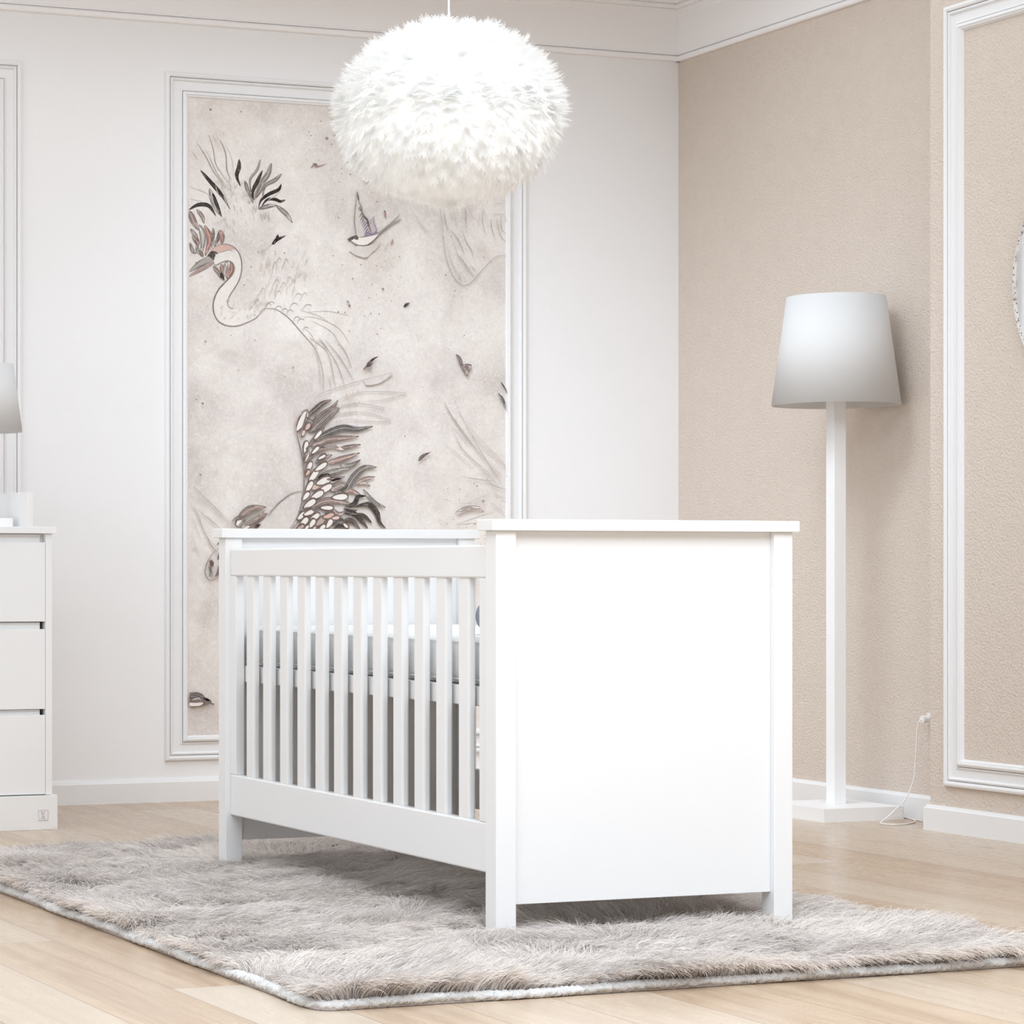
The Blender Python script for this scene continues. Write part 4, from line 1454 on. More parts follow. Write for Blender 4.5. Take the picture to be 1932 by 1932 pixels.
D6,0.75,1.61,6178 9822
D4,0.41,1.26,1840 10764
D6,0.76,1.54,1254 14265
D2,0.66,2.54,12796 8969
D6,0.58,1.21,10349 8761
D4,0.82,2.99,1808 13717
D6,0.4,2.68,1237 13076
D4,0.43,2.81,5630 8389
D6,0.72,2.09,3861 9920
D6,0.39,1.86,7208 9225
D2,0.41,3.02,12901 10919
D4,0.56,1.93,1945 8336
D6,0.63,2.55,2548 10129
D2,0.41,2.82,6515 8890
D4,0.74,2.58,12191 8931
D4,0.43,2.23,4744 8496
D2,0.85,2.46,7668 9142
D2,0.81,1.88,4842 10331
D6,0.66,2.65,1844 14905
D4,0.74,2.79,7039 14046
D4,0.63,2.78,8671 11975
D4,0.44,1.59,2858 8285
D6,0.59,1.74,11224 12096
D4,0.47,1.22,6107 8898
D2,0.76,1.21,8047 15714
D4,0.49,1.96,1948 13734
D4,0.34,2.31,12185 14332
D2,0.58,2.45,7076 9198
D4,0.75,1.59,5131 9617
D2,0.77,2.9,11219 12541
D6,0.75,3.03,2959 13917
D2,0.74,3.03,8256 14217
D2,0.6,2.29,7771 14753
D4,0.54,2.65,11315 9610
D6,0.47,1.58,7850 8244
D6,0.36,1.16,5148 15465
D2,0.41,3.23,12082 13756
D2,0.78,1.5,12038 11409
D11,0.82,3.01,11847 11637
D2,0.56,1.49,12771 10293
D11,0.77,1.95,12158 12138
D2,0.84,2.7,12262 13850
D11,0.71,2.52,12131 10091
D11,0.48,2.79,11454 10221
D2,0.49,2.81,11722 12523
D11,0.62,3.45,11982 10331
D11,0.74,2.44,12093 11380
D2,0.45,3,11286 9772
D11,0.53,2.74,11179 10280
D2,0.7,2.61,12714 11305
D2,0.34,3.06,11787 13827
D11,0.55,1.78,11361 12604
D2,0.71,3.06,11434 13447
D11,0.42,2.34,11694 13216
D11,0.4,2.02,12237 11286
D2,0.53,2.87,11568 11925
D11,0.45,2.01,12334 10722
D2,0.61,2.98,11947 13479
D2,0.62,2.84,11170 13382
D11,0.47,3.38,12697 11402
D11,0.61,1.41,11767 11354
D11,0.59,2.61,11173 11576
D2,0.59,3.37,11275 13775
D2,0.8,1.74,11093 12327
D2,0.33,2.8,11624 10031
D2,0.73,2.02,12291 13772
D11,0.38,2.04,12029 12495
D2,0.68,2.35,12483 10608
D11,0.79,2.48,12385 13165
D2,0.75,3.41,11327 10518
D11,0.57,2.36,12367 13493
D11,0.8,2.69,11801 13192
D2,0.34,2.12,12126 13692
D2,0.71,1.77,12078 10242
D11,0.64,1.71,13027 12018
D2,0.84,3.08,11333 12507
D11,0.41,3.34,11663 12637
D11,0.82,2.69,12408 12812
D11,0.55,2.85,12363 12363
D11,0.41,2.79,12858 13849
D11,0.68,1.66,11754 11570
D11,0.31,2.43,13049 10973
D11,0.44,2.6,12974 12262
D11,0.32,2.28,11208 11708
D2,0.48,1.65,11519 10192
D2,0.46,3.19,12076 11218
D2,0.52,2.18,11702 12496
D11,0.44,3.3,12624 12428
D2,0.83,1.56,12679 13015
D11,0.49,2.03,12138 12661
D11,0.52,1.63,11300 10533
D11,0.82,1.9,12667 9736
D11,0.41,1.54,11956 11316
D11,0.67,2.98,11686 13045
D11,0.52,2.14,11128 11009
D2,0.56,2.24,12155 10460
D11,0.71,2.38,11960 13632
D11,0.38,2.54,12813 10813
D11,0.59,3.18,11907 13762
D2,0.47,2.48,12911 11664
D2,0.78,2.65,11881 10264
D11,0.74,2.3,12994 13417
D2,0.59,2.4,11311 12496
D11,0.48,3.38,12737 10136
D2,0.59,2.45,12539 10499
D11,0.41,3.15,12603 10364
D2,0.51,1.42,11667 9767
D2,0.33,2.13,13156 12977
D2,0.69,1.7,11258 10286
D11,0.8,1.81,12974 10301
D2,0.6,1.98,12454 10339
D11,0.75,3.43,13224 11327
D2,0.39,2.02,12427 11290
D2,0.67,1.58,12279 12893
D11,0.78,2.17,13191 9616
D11,0.47,2.65,12132 13162
D2,0.54,1.95,9104 19107
D1,0.44,1.8,8102 18806
D2,0.55,2.81,7473 16481
D2,0.36,2.56,7006 18228
D1,0.71,2.21,8612 17833
D2,0.43,3.22,8709 16470
D1,0.42,3.04,8704 18690
D2,0.36,1.87,8199 20196
D2,0.32,2.76,6738 18386
D1,0.59,2.21,8987 16775
D2,0.79,2.96,6933 16374
D1,0.75,1.73,7005 17036
D1,0.65,1.73,7981 19313
D2,0.78,3.39,7726 20174
D2,0.82,1.82,7504 17268
D1,0.46,2.76,7118 16394
D1,0.5,1.92,7946 17468
D1,0.47,3.25,8896 19438
D1,0.46,2.35,7800 17158
D2,0.5,3.04,8617 16536
D1,0.6,2.12,8510 16349
D1,0.77,1.73,7145 18461
D2,0.78,1.55,7118 16896
D1,0.46,2.36,8026 18471
D2,0.69,2.24,8031 20473
D2,0.62,2.46,7606 18681
D1,0.37,3.38,9083 18143
D1,0.55,2.98,8388 18879
D2,0.36,1.68,8354 17199
D2,0.4,2.35,7752 16584
D2,0.62,2.26,6780 20304
D2,0.79,2.25,6964 16927
D1,0.31,2.53,7852 19877
D1,0.85,1.93,7146 16646
D2,0.47,2.62,8546 19624
D2,0.35,1.75,7052 18367
D1,0.45,3.22,7994 19934
D1,0.75,2.94,8035 17691
D1,0.38,2.99,7683 16405
D1,0.72,1.54,9110 17939
D0,0.85,7.68,1706 23846
D1,0.85,4.99,2838 23841
D1,0.85,3.84,1272 27625
D2,0.85,11.52,6111 23105
D2,0.85,7.68,6418 23215
D1,0.85,5.38,6295 22910
D0,0.85,4.99,5498 23163
D0,0.85,4.61,5417 23289
D1,0.85,3.84,4768 23585
D0,0.85,4.61,5886 23688
D1,0.85,4.61,6356 18997
D1,0.85,4.99,6561 20349
D0,0.85,6.14,6541 17027
D0,0.85,4.61,7013 21884
D0,0.85,5.76,6910 22290
D0,0.85,3.84,6684 22073
D0,0.85,3.84,6664 21885
D0,0.85,3.84,6582 21601
D0,0.85,4.99,1173 18547
D0,0.85,4.61,3218 18482
D1,0.85,4.99,3498 19009
D0,0.85,4.99,4485 19013
D0,0.85,4.22,2958 17845
D1,0.85,3.84,2460 16081
D1,0.85,3.07,1370 18061"""
MCOL = [(0.055, 0.038, 0.032), (0.13, 0.085, 0.07), (0.28, 0.13, 0.1), (0.6, 0.27, 0.21), (0.7, 0.44, 0.37), (0.1, 0.09, 0.085), (0.3, 0.27, 0.25), (0.48, 0.44, 0.42), (0.14, 0.1, 0.19), (0.38, 0.29, 0.36), (0.86, 0.82, 0.78), (0.2, 0.15, 0.13), (0.38, 0.31, 0.28), (0.3, 0.11, 0.08)]
def mural():
    verts, faces, cols = [], [], []
    Y = 8.5135
    def addface(pts, c, a, lay):
        b = len(verts)
        for x, z in pts: verts.append((x, Y-.00002*lay, z)); cols.append((*c, a))
        faces.append(tuple(range(b, b+len(pts))))
    def outline(P, wf):
        L, R = [], []
        for i, p in enumerate(P):
            t = (P[min(i+1, len(P)-1)]-P[max(i-1, 0)]); t.normalize(); n = Vector((-t.y, t.x)); w = wf(i/(len(P)-1))/2
            L.append(p+n*w); R.append(p-n*w)
        return L, R
    def ribbon(P, wf, c, af, lay):
        L, R = outline(P, wf); b = len(verts)
        for i in range(len(P)):
            for q in (L[i], R[i]): verts.append((q.x, Y-.00002*lay, q.y)); cols.append((*c, af(i/(len(P)-1))))
        for i in range(len(P)-1): faces.append((b+2*i, b+2*i+1, b+2*i+3, b+2*i+2))
    addface([(3.395, .222), (4.633, .222), (4.633, 2.430), (3.395, 2.430)], (1, 1, 1), 0, 0)
    X0, X1 = 3.3962, 4.632
    lay = 0
    for ln in MUR.strip().split('\n'):
        k = ln[0]; ci, a, w, pts = ln[1:].split(','); c = MCOL[int(ci)]; a = float(a); w = float(w)/1000
        P = []
        for q in pts.split(' '):
            P.append(q)
        P = [float(v)/10000 for v in P]; P = [Vector((min(max(P[i]+3.3, X0), X1), P[i+1])) for i in range(0, len(P), 2)]
        lay += 1
        if k == 'P': addface([(p.x, p.y) for p in catmull(P+[P[0]], 3)[:-1]], c, a, lay)
        elif k == 'D':
            p = P[0]; addface([(p.x+w/2*1.1*math.cos(t), p.y+w/2*math.sin(t)) for t in [2*PI*i/7 for i in range(7)]], c, a, lay)
        elif k == 'S':
            Q = catmull(P, 6) if len(P) > 2 else [P[0].lerp(P[1], i/6) for i in range(7)]
            ribbon(Q, lambda t: max(.0011, w*1.25)*(.35+.9*math.sin(PI*min(1, max(0, t*.9+.05)))**.6), c, lambda t: a*(.6+.4*math.sin(PI*t)), lay)
        elif k in 'LO':
            Q = catmull(P, 6) if len(P) > 2 else [P[0].lerp(P[1], i/6) for i in range(7)]
            wf = lambda t: w*max(0, math.sin(PI*t**.85))**.75*(1-.15*t)
            if k == 'L':
                ribbon(Q, lambda t: max(.0002, wf(t)), c, lambda t: a, lay)
                if w > .010:                                       # brushed barbs inside the feather
                    for j in range(5):
                        f = (j-2)/2.6; t0 = rnd.uniform(0, .35); t1 = rnd.uniform(.6, 1)
                        i0, i1 = int(t0*(len(Q)-1)), int(t1*(len(Q)-1))
                        S = []
                        for i in range(i0, i1+1):
                            tt = Q[min(i+1, len(Q)-1)]-Q[max(i-1, 0)]; tt.normalize(); S.append(Q[i]+Vector((-tt.y, tt.x))*wf(i/(len(Q)-1))*.5*f)
                        if len(S) > 2: ribbon(S, lambda t: .0016, [q*.5 if j % 2 else q*.5+.42 for q in c], lambda t: (.18 if j % 2 else .30)*a*math.sin(PI*t), lay)
            else:
                L, R = outline(Q, wf)
                for S in (L, R): ribbon(S, lambda t: .0028, c, lambda t: min(1, a*1.2), lay)
                ribbon(Q, lambda t: .0014, c, lambda t: a*.8, lay)
        elif k in 'VW':
            m = (P[0]+P[1])/2; d = P[1]-P[0]; l = d.length/2; d.normalize(); n = Vector((-d.y, d.x))
            w *= 1.12
            E = [m+d*(l*math.cos(t))+n*(w/2*math.sin(t)*(1+.3*math.cos(t))) for t in [2*PI*i/20 for i in range(21)]]
            if k == 'V': addface([(p.x, p.y) for p in E[:-1]], c, a, lay)
            else: ribbon(E, lambda t: .0030+.0042*max(0, math.sin(2*PI*t+.6))+.0030*max(0, math.cos(2*PI*t-PI))**4, c, lambda t: min(1, a*1.15), lay)
    # clip to the paper: squeeze any vertex over the edge back onto it
    verts2 = [(min(max(x, X0-.0006), X1+.0006), y, min(max(z, .2235), 2.4285)) if i > 3 else (x, y, z) for i, (x, y, z) in enumerate(verts)]
    me = bpy.data.meshes.new('wall_mural'); me.from_pydata(verts2, [], faces); me.update()
    at = me.color_attributes.new('print', 'FLOAT_COLOR', 'POINT'); at.data.foreach_set('color', np.array(cols, dtype=np.float32).ravel())
    o = link('wall_mural', me, MURAL)
    return tag(o, 'tall wallpaper panel with sketched cranes and swallows inside white moulding', 'wallpaper')
mural()
# paper carrier behind the print gives the panel its thickness
bk = box('backing', plain('mural_backing', (.70, .66, .63), .9, .1, .02, 20), (3.395, 4.633, 8.5145, 8.518, .222, 2.430))
bk.parent = bpy.data.objects['wall_mural']

# ------------------------------------------------------------------ crib
X0, X1, Y0, Y1 = 2.6855, 3.4215, 4.978, 6.5115
ZB = .008
def crib():
    t = thing('baby_crib', 'white slatted baby crib with solid end panels standing on the shaggy rug', 'crib', (X0, Y0, ZB))
    def b(name, d, bev=.0018, mat=WHITE): return box(name, mat, d, t, bev, 2, (X0, Y0, ZB))
    pw = .048
    for x in (X0, X1-pw):
        for y in (Y0, Y1-pw): b('post', (x, x+pw, y, y+pw, ZB, .8838))
    b('end_panel', (X0+pw, X1-pw, Y0+.014, Y0+.034, .0915, .8838), .001)
    b('end_panel', (X0+pw, X1-pw, Y1-.034, Y1-.014, .0865, .8838), .001)
    for y in (Y0, Y1-pw): b('cap_rail', (X0-.014, X1+.012, y-.010, y+pw+.012, .8838, .9083), .002)
    ya, yb = Y0+pw, Y1-pw
    for side in (0, 1):
        xf = X0+.0133 if side == 0 else X1-.0133-.026
        b('upper_rail', (xf, xf+.026, ya, yb, .7836, .8545), .004)
        b('lower_rail', (xf, xf+.026, ya, yb, .1545, .2618), .004)
        xb = xf+.004
        st = b('stile', (xf+.0005, xf+.0255, yb-.036, yb, .2618, .7836), .002)
        st = b('stile', (xf+.0005, xf+.0255, ya, ya+.054, .2618, .7836), .002)
        for i in range(12):
            yc = 5.159+i*.10755
            b('slat', (xb, xb+.018, yc-.025, yc+.025, .2600, .7850), .005, WHITE)
    b('bed_base', (X0+.042, X1-.042, ya, yb, .5050, .5480), .002)
    return t
crib()
# mattress: soft rounded block
bm = bmesh.new(); add_box(bm, -.318, .318, -.712, .712, 0, .104, .026, 5)
for v in bm.verts:
    v.co.z += .004*math.cos(v.co.x*4.2)*math.cos(v.co.y*2.0) if v.co.z > .05 else 0
o = from_bm('crib_mattress', bm, MATT, smooth=True); o.location = (3.0535, 5.7435, .5485)
tag(o, 'light grey fabric mattress lying inside the white crib', 'mattress')
pp = bmesh.new()
for z in (.012, .094):
    pts = [(-.316+.02, -.712, z), (.296, -.712, z), (.318, -.69, z), (.318, .69, z), (.296, .712, z), (-.296, .712, z), (-.318, .69, z), (-.318, -.69, z), (-.296, -.712, z)]
    tube(pp, pts, .0022, 6)
pi = from_bm('piping', pp, MATT, o)
# small soft ball on the mattress, seen through the last gap between the slats
cu = thing('toy_ball', 'small blue-grey toy ball with a pink stripe on the mattress by the near end panel', 'toy', (2.884, 5.359, .6955))
bm = bmesh.new(); bmesh.ops.create_uvsphere(bm, u_segments=40, v_segments=24, radius=.0405)
from_bm('ball', bm, BLUE, cu, True)
bm = bmesh.new(); n = 48
for r0_, x_ in [(1, 0)]:
    rg = [[bm.verts.new((math.sqrt(.0411**2-u*u)*math.cos(2*PI*k/n), math.sqrt(.0411**2-u*u)*math.sin(2*PI*k/n), u)) for k in range(n)] for u in (-.0045, -.002, 0, .002, .0045)]
    for A, B in zip(rg, rg[1:]):
        for k in range(n): bm.faces.new((A[k], A[(k+1) % n], B[(k+1) % n], B[k]))
st = from_bm('stripe', bm, PINKF, cu, True); st['label'] = 'pink stripe around the ball'; p_ = Vector((-.80, -.36, -.48)).normalized(); st.rotation_mode = 'QUATERNION'; st.rotation_quaternion = p_.cross(Vector((.5, -.35, .8))).normalized().to_track_quat('Z', 'Y')

# ------------------------------------------------------------------ dresser
DX0, DX1, DY0, DY1 = 1.70, 2.642, 7.739, 8.49
def dresser():
    t = thing('dresser', 'white three-drawer dresser against the white wall, cut by the picture edge', 'dresser', (DX1, DY0, 0))
    org = (DX1, DY0, 0)
    def b(name, d, bev=.0012, par=t, mat=WHITE2): return box(name, mat, d, par, bev, 2, org if par is t else org)
    bm = bmesh.new(); f = DY0+.010
    for a in [(DX1-.0216, DX1, f, DY1, .107, .9096), (DX0, DX0+.0216, f, DY1, .107, .9096), (DX0+.0216, DX1-.0216, DY1-.01, DY1, .107, .9096),
              (DX0+.0216, DX1-.0216, f+.03, DY1-.01, .107, .125), (DX0+.0216, DX1-.0216, f+.028, f+.045, .865, .9096)]:
        add_box(bm, a[0]-org[0], a[1]-org[0], a[2]-org[1], a[3]-org[1], a[4], a[5], .0006, 1)
    from_bm('body', bm, WHITE2, t)
    b('top', (DX0-.012, DX1+.012, DY0, DY1+.005, .9100, .9310))
    b('plinth', (DX0-.014, DX1+.0145, DY0, DY1, 0, .1055))
    for z0, z1, zt in [(.6395, .8833, .908), (.3706, .6159, .6370), (.1085, .3519, .3685)]:
        bm = bmesh.new()
        add_box(bm, DX0+.0235-org[0], DX1-.0226-org[0], f-.0005-org[1], f+.019-org[1], z0, z1, .001, 1)
        add_box(bm, DX0+.030-org[0], DX1-.034-org[0], f+.019-org[1], f+.027-org[1], z0+.01, zt, 0)
        from_bm('drawer', bm, WHITE2, t)
    # small square maker's badge on the plinth with a crossed ribbon
    g = box('badge', CORD, (2.5936, 2.6251, DY0-.0012, DY0, .0288, .0613), t, .0003, 1, org)
    GR = plain('badge_grey', (.42, .42, .43), .4); PB = plain('badge_blue', (.42, .52, .62), .4); PPK = plain('badge_pink', (.78, .55, .66), .4)
    bm = bmesh.new(); y0, y1 = -.0016, -.0012
    xa, xb, za, zb = 2.5936-org[0], 2.6251-org[0], .0288, .0613
    for a in [(xa, xb, za, za+.0011), (xa, xb, zb-.0011, zb), (xa, xa+.0011, za, zb), (xb-.0011, xb, za, zb)]: add_box(bm, a[0], a[1], y0, y1, a[2], a[3])
    from_bm('badge_border', bm, GR, g)
    def ribbon(name, mat, pts, y):
        bm = bmesh.new(); w = .0022; V = []
        for x, z in pts: V.append([bm.verts.new((x+s*w, yy, z)) for s, yy in ((-1, y), (1, y), (1, y+.0002), (-1, y+.0002))])
        for A, B in zip(V, V[1:]):
            for k in range(4): bm.faces.new((A[k], A[(k+1) % 4], B[(k+1) % 4], B[k]))
        from_bm(name, bm, mat, g)
    mx, mz = (xa+xb)/2-.001, (za+zb)/2
    ribbon('badge_ribbon', PB, [(mx-.005, mz+.0125), (mx-.003, mz+.006), (mx, mz-.001), (mx+.003, mz-.007), (mx+.0055, mz-.0125)], -.0016)
    ribbon('badge_ribbon', PPK, [(mx+.005, mz+.0125), (mx+.0035, mz+.006), (mx, mz), (mx-.003, mz-.007), (mx-.0045, mz-.0125)], -.0019)
    return t
dresser()
def topper():
    t = thing('changing_topper', 'low white changing-table surround standing on top of the dresser', 'changing topper', (2.5775, 7.742, .931))
    o = (2.5775, 7.742, .931)
    box('side_panel', WHITE2, (2.5592, 2.5775, 7.742, 8.47, .931, 1.0385), t, .001, 2, o)
    box('side_panel', WHITE2, (1.765, 1.783, 7.742, 8.47, .931, 1.0385), t, .001, 2, o)
    box('back_panel', WHITE2, (1.783, 2.5592, 8.452, 8.47, .931, 1.0385), t, .001, 2, o)
topper()
# ------------------------------------------------------------------ lamps
def shade_translucent(m):
    nt = m.node_tree; L = nt.links.new; b = nt.nodes['Principled BSDF']; out = nt.nodes['Material Output']
    t = N(nt, 'ShaderNodeBsdfTranslucent'); t.inputs['Color'].default_value = (.86, .86, .85, 1)
    mx = N(nt, 'ShaderNodeMixShader'); mx.inputs[0].default_value = .38; L(b.outputs[0], mx.inputs[1]); L(t.outputs[0], mx.inputs[2]); L(mx.outputs[0], out.inputs[0])
shade_translucent(SHADE)
def cone_shade(name, par, z0, z1, r0, r1, th=.003):
    bm = bmesh.new(); n = 96; rings = []
    for r, z in [(r0, z0), (r1, z1), (r1-th, z1), (r0-th, z0)]:
        rings.append([bm.verts.new((r*math.cos(2*PI*k/n), r*math.sin(2*PI*k/n), z)) for k in range(n)])
    for i in range(4):
        A, B = rings[i], rings[(i+1) % 4]
        for k in range(n): bm.faces.new((A[k], A[(k+1) % n], B[(k+1) % n], B[k]))
    o = from_bm(name, bm, SHADE, par)
    for p in o.data.polygons: p.use_smooth = abs(p.normal.z) < .9
    return o
def lamp(name, label, loc, s, zb, zt, r0, r1, half, bh, pole, cat='lamp'):
    t = thing(name, label, cat, loc)
    bm = bmesh.new(); add_box(bm, -half, half, -half, half, 0, bh)
    es = [e for e in bm.edges if all(v.co.x > 0 for v in e.verts) and (all(v.co.z > bh*.5 for v in e.verts) or all(v.co.y < 0 for v in e.verts)) and not (all(v.co.y < 0 for v in e.verts) and abs(e.verts[0].co.x-e.verts[1].co.x) > .01)]
    es = [e for e in es if (all(v.co.z > bh*.5 for v in e.verts) and abs(e.verts[0].co.y-e.verts[1].co.y) > .01) or (all(v.co.y < 0 for v in e.verts) and abs(e.verts[0].co.z-e.verts[1].co.z) > .01)]
    bmesh.ops.bevel(bm, geom=es, offset=.012*s, segments=3, affect='EDGES', profile=.5)
    from_bm('lamp_base', bm, LAMPW, t)
    h = pole/2
    bm = bmesh.new(); add_box(bm, -h, h, -h, h, bh, zt-.10*s, .001*s, 1); from_bm('pole', bm, LAMPW, t)
    sh = cone_shade('lamp_shade', t, zb, zt, r0, r1)
    bm = bmesh.new(); zr = zt-.03*s
    rr = r0+(r1-r0)*(zr-zb)/(zt-zb)-.003
    for a in (0, 2*PI/3, 4*PI/3): tube(bm, [(0, 0, zr-.02*s), (rr*math.cos(a), rr*math.sin(a), zr)], .0018, 6)
    tube(bm, [(0, 0, zt-.10*s), (0, 0, zr-.015*s)], .012*s, 12)
    from_bm('shade_carrier', bm, METAL, t)
    return t
fl = lamp('floor_lamp', 'tall white square-pole floor lamp with cone shade in the beige corner', (5.148, 7.250, 0), 1, 1.330, 1.680, .204, .156, .154, .042, .045)
def cord(name, pts, par, r=.0021):
    L = par.location; bm = bmesh.new(); tube(bm, [Vector(p)-L for p in catmull(pts, 8)], r, 8); return from_bm(name, bm, CORD, par, True)
cord('power_cord', [(5.322, 7.026, .323), (5.308, 7.026, .320), (5.299, 7.028, .308), (5.295, 7.03, .252), (5.290, 7.03, .184), (5.283, 7.029, .134), (5.263, 7.026, .093), (5.236, 7.022, .061), (5.207, 7.018, .042), (5.176, 7.014, .021),
      (5.145, 7.009, .0045), (5.1290, 6.985, .0022), (5.1330, 6.958, .0022), (5.1503, 6.9417, .0022), (5.1942, 6.9480, .0022), (5.2579, 6.990, .0022), (5.300, 7.050, .0022), (5.325, 7.11, .0022), (5.334, 7.18, .0022), (5.335, 7.30, .0022), (5.30, 7.43, .0022)], fl)
cord('power_cord', [(5.315, 7.46, .0022), (5.3255, 7.30, .0065), (5.3221, 7.1211, .0022), (5.3042, 7.0137, .0022), (5.286, 6.90, .0022), (5.265, 6.83, .0022)], fl)
bm = bmesh.new()
for x0_, x1_, r in [(0, .012, .0125), (.012, .016, .010), (.016, .021, .0125)]:
    n = 20; A = [bm.verts.new((x0_, r*math.cos(2*PI*k/n), r*math.sin(2*PI*k/n))) for k in range(n)]; B = [bm.verts.new((x1_, r*math.cos(2*PI*k/n), r*math.sin(2*PI*k/n))) for k in range(n)]
    for k in range(n): bm.faces.new((A[k], A[(k+1) % n], B[(k+1) % n], B[k]))
    bm.faces.new(A); bm.faces.new(B[::-1])
pl = from_bm('plug', bm, CORD, fl); pl.location = Vector((5.312, 7.026, .3235))-fl.location
bm = bmesh.new()
for dy in (-.007, .007): tube(bm, [(.021, dy, 0), (.030, dy, 0)], .0022, 8)
from_bm('pin', bm, METAL, pl)
ol = thing('wall_outlet', 'small white power outlet low on the beige wall behind the pilaster', 'outlet', (5.356, 7.026, .3235))
box('cover_plate', CORD, (-.006, 0, -.030, .026, -.019, .019), ol, .002, 2)
bm = bmesh.new(); n = 28
for xa_, xb_, r0_, r1_ in [(-.0125, -.006, .017, .017)]:
    A = [bm.verts.new((xa_, r0_*math.cos(2*PI*k/n), r0_*math.sin(2*PI*k/n))) for k in range(n)]; B = [bm.verts.new((xb_, r1_*math.cos(2*PI*k/n), r1_*math.sin(2*PI*k/n))) for k in range(n)]
    for k in range(n): bm.faces.new((A[k], A[(k+1) % n], B[(k+1) % n], B[k]))
    bm.faces.new(A); bm.faces.new(B[::-1])
from_bm('socket', bm, CORD, ol)
lamp('table_lamp', 'small white table lamp with cone shade on the dresser at the left edge', (2.467, 7.90, .931), .6, 1.227-.931, 1.438-.931, .122, .094, .0755, .0274, .027)

# ------------------------------------------------------------------ mirror
def mirror():
    t = thing('round_mirror', 'round frameless mirror on the beige panel, only its left rim in the picture', 'mirror', (XN, 6.030, 1.632))
    n = 128
    def disc(name, mat, R, x0, x1, Rf, par=t):
        bm = bmesh.new()
        a = [bm.verts.new((x0, R*math.cos(2*PI*k/n), R*math.sin(2*PI*k/n))) for k in range(n)]
        b = [bm.verts.new((x1+.001, R*math.cos(2*PI*k/n), R*math.sin(2*PI*k/n))) for k in range(n)]
        c = [bm.verts.new((x1, Rf*math.cos(2*PI*k/n), Rf*math.sin(2*PI*k/n))) for k in range(n)]
        for A, B in ((a, b), (b, c)):
            for k in range(n): bm.faces.new((A[k], A[(k+1) % n], B[(k+1) % n], B[k]))
        bm.faces.new(a); bm.faces.new(c); return from_bm(name, bm, mat, par)
    disc('backing_board', RUGB, .325, 0, -.016, .325)
    disc('mirror_glass', MIRROR, .351, -.017, -.024, .334)
    # etched border of fine specks along the rim, printed on the glass itself
    g = [c for c in bpy.data.objects if c.parent == t and c.name.startswith('mirror_glass')][0]
    bm = bmesh.new(); bm.from_mesh(g.data); r = random.Random(3)
    for i in range(420):
        a = r.uniform(0, 2*PI); R = min(r.gauss(.343, .004), .350); s = r.uniform(.0008, .0022)
        x = -.0242+(.001*((R-.334)/.017) if R > .334 else 0)
        f = bm.faces.new([bm.verts.new((x-.0003, R*math.cos(a)+s*math.cos(q), R*math.sin(a)+s*1.3*math.sin(q))) for q in (0, 1.3, 2.5, 3.8, 5.1)]); f.material_index = 1
    bm.to_mesh(g.data); bm.free(); g.data.materials.append(plain('etching', (.16, .13, .11), .6))
mirror()

# ------------------------------------------------------------------ rug
RX0, RX1, RY0, RY1, RC = 2.002, 3.62, 4.390, 6.96, .045
def rug_loop(inset, n=10, step=.03):
    x0, x1, y0, y1, r = RX0+inset, RX1-inset, RY0+inset, RY1-inset, max(.01, RC-inset*.5)
    P = []
    for cx_, cy_, a0 in [(x0+r, y0+r, PI), (x1-r, y0+r, 1.5*PI), (x1-r, y1-r, 0), (x0+r, y1-r, .5*PI)]:
        for k in range(n+1): a = a0+k/n*PI/2; P.append(Vector((cx_+r*math.cos(a), cy_+r*math.sin(a), 0)))
    out = []
    for a, b in zip(P, P[1:]+P[:1]):
        m = max(1, int((b-a).length/step))
        for k in range(m): out.append(a.lerp(b, k/m))
    return out
rug = thing('shag_rug', 'long-haired taupe faux-fur rug with a white edge binding under the crib', 'rug', (RX0, RY0, 0))
bm = bmesh.new(); lp = rug_loop(.004)
A = [bm.verts.new(p-Vector((RX0, RY0, -.001))) for p in lp]; B = [bm.verts.new(p-Vector((RX0, RY0, -.0078))) for p in lp]
for k in range(len(lp)): bm.faces.new((A[k], A[(k+1) % len(lp)], B[(k+1) % len(lp)], B[k]))
bm.faces.new(A[::-1]); bm.faces.new(B); from_bm('backing', bm, RUGB, rug)
# fluffy binding: a flattened, slightly wavy roll along the edge
lp = rug_loop(.0135, step=.004); bm = bmesh.new(); rings = []; n = len(lp); rr = random.Random(5)
ph = [rr.uniform(0, 6) for _ in range(6)]
for i, p in enumerate(lp):
    t = (lp[(i+1) % n]-lp[i-1]).normalized(); s = Vector((t.y, -t.x, 0)); d = i*.004
    wob = .0022*math.sin(d*9+ph[0])+.0014*math.sin(d*23+ph[1]); hh = .0095+.0016*math.sin(d*14+ph[2])
    ring = []
    for k in range(14):
        a = 2*PI*k/14; nz = 1+rr.uniform(-.2, .2)
        q = p+s*(wob+.0150*math.cos(a)*nz)+Vector((0, 0, hh+.0090*math.sin(a)*nz)); q.z = max(q.z, .0008)
        ring.append(bm.verts.new(q-Vector((RX0, RY0, 0))))
    rings.append(ring)
for i in range(n):
    A, B = rings[i], rings[(i+1) % n]
    for k in range(14): bm.faces.new((A[k], A[(k+1) % 14], B[(k+1) % 14], B[k]))
from_bm('edge_binding', bm, BIND, rug, True)['label'] = 'white fleecy binding along the rug edge'
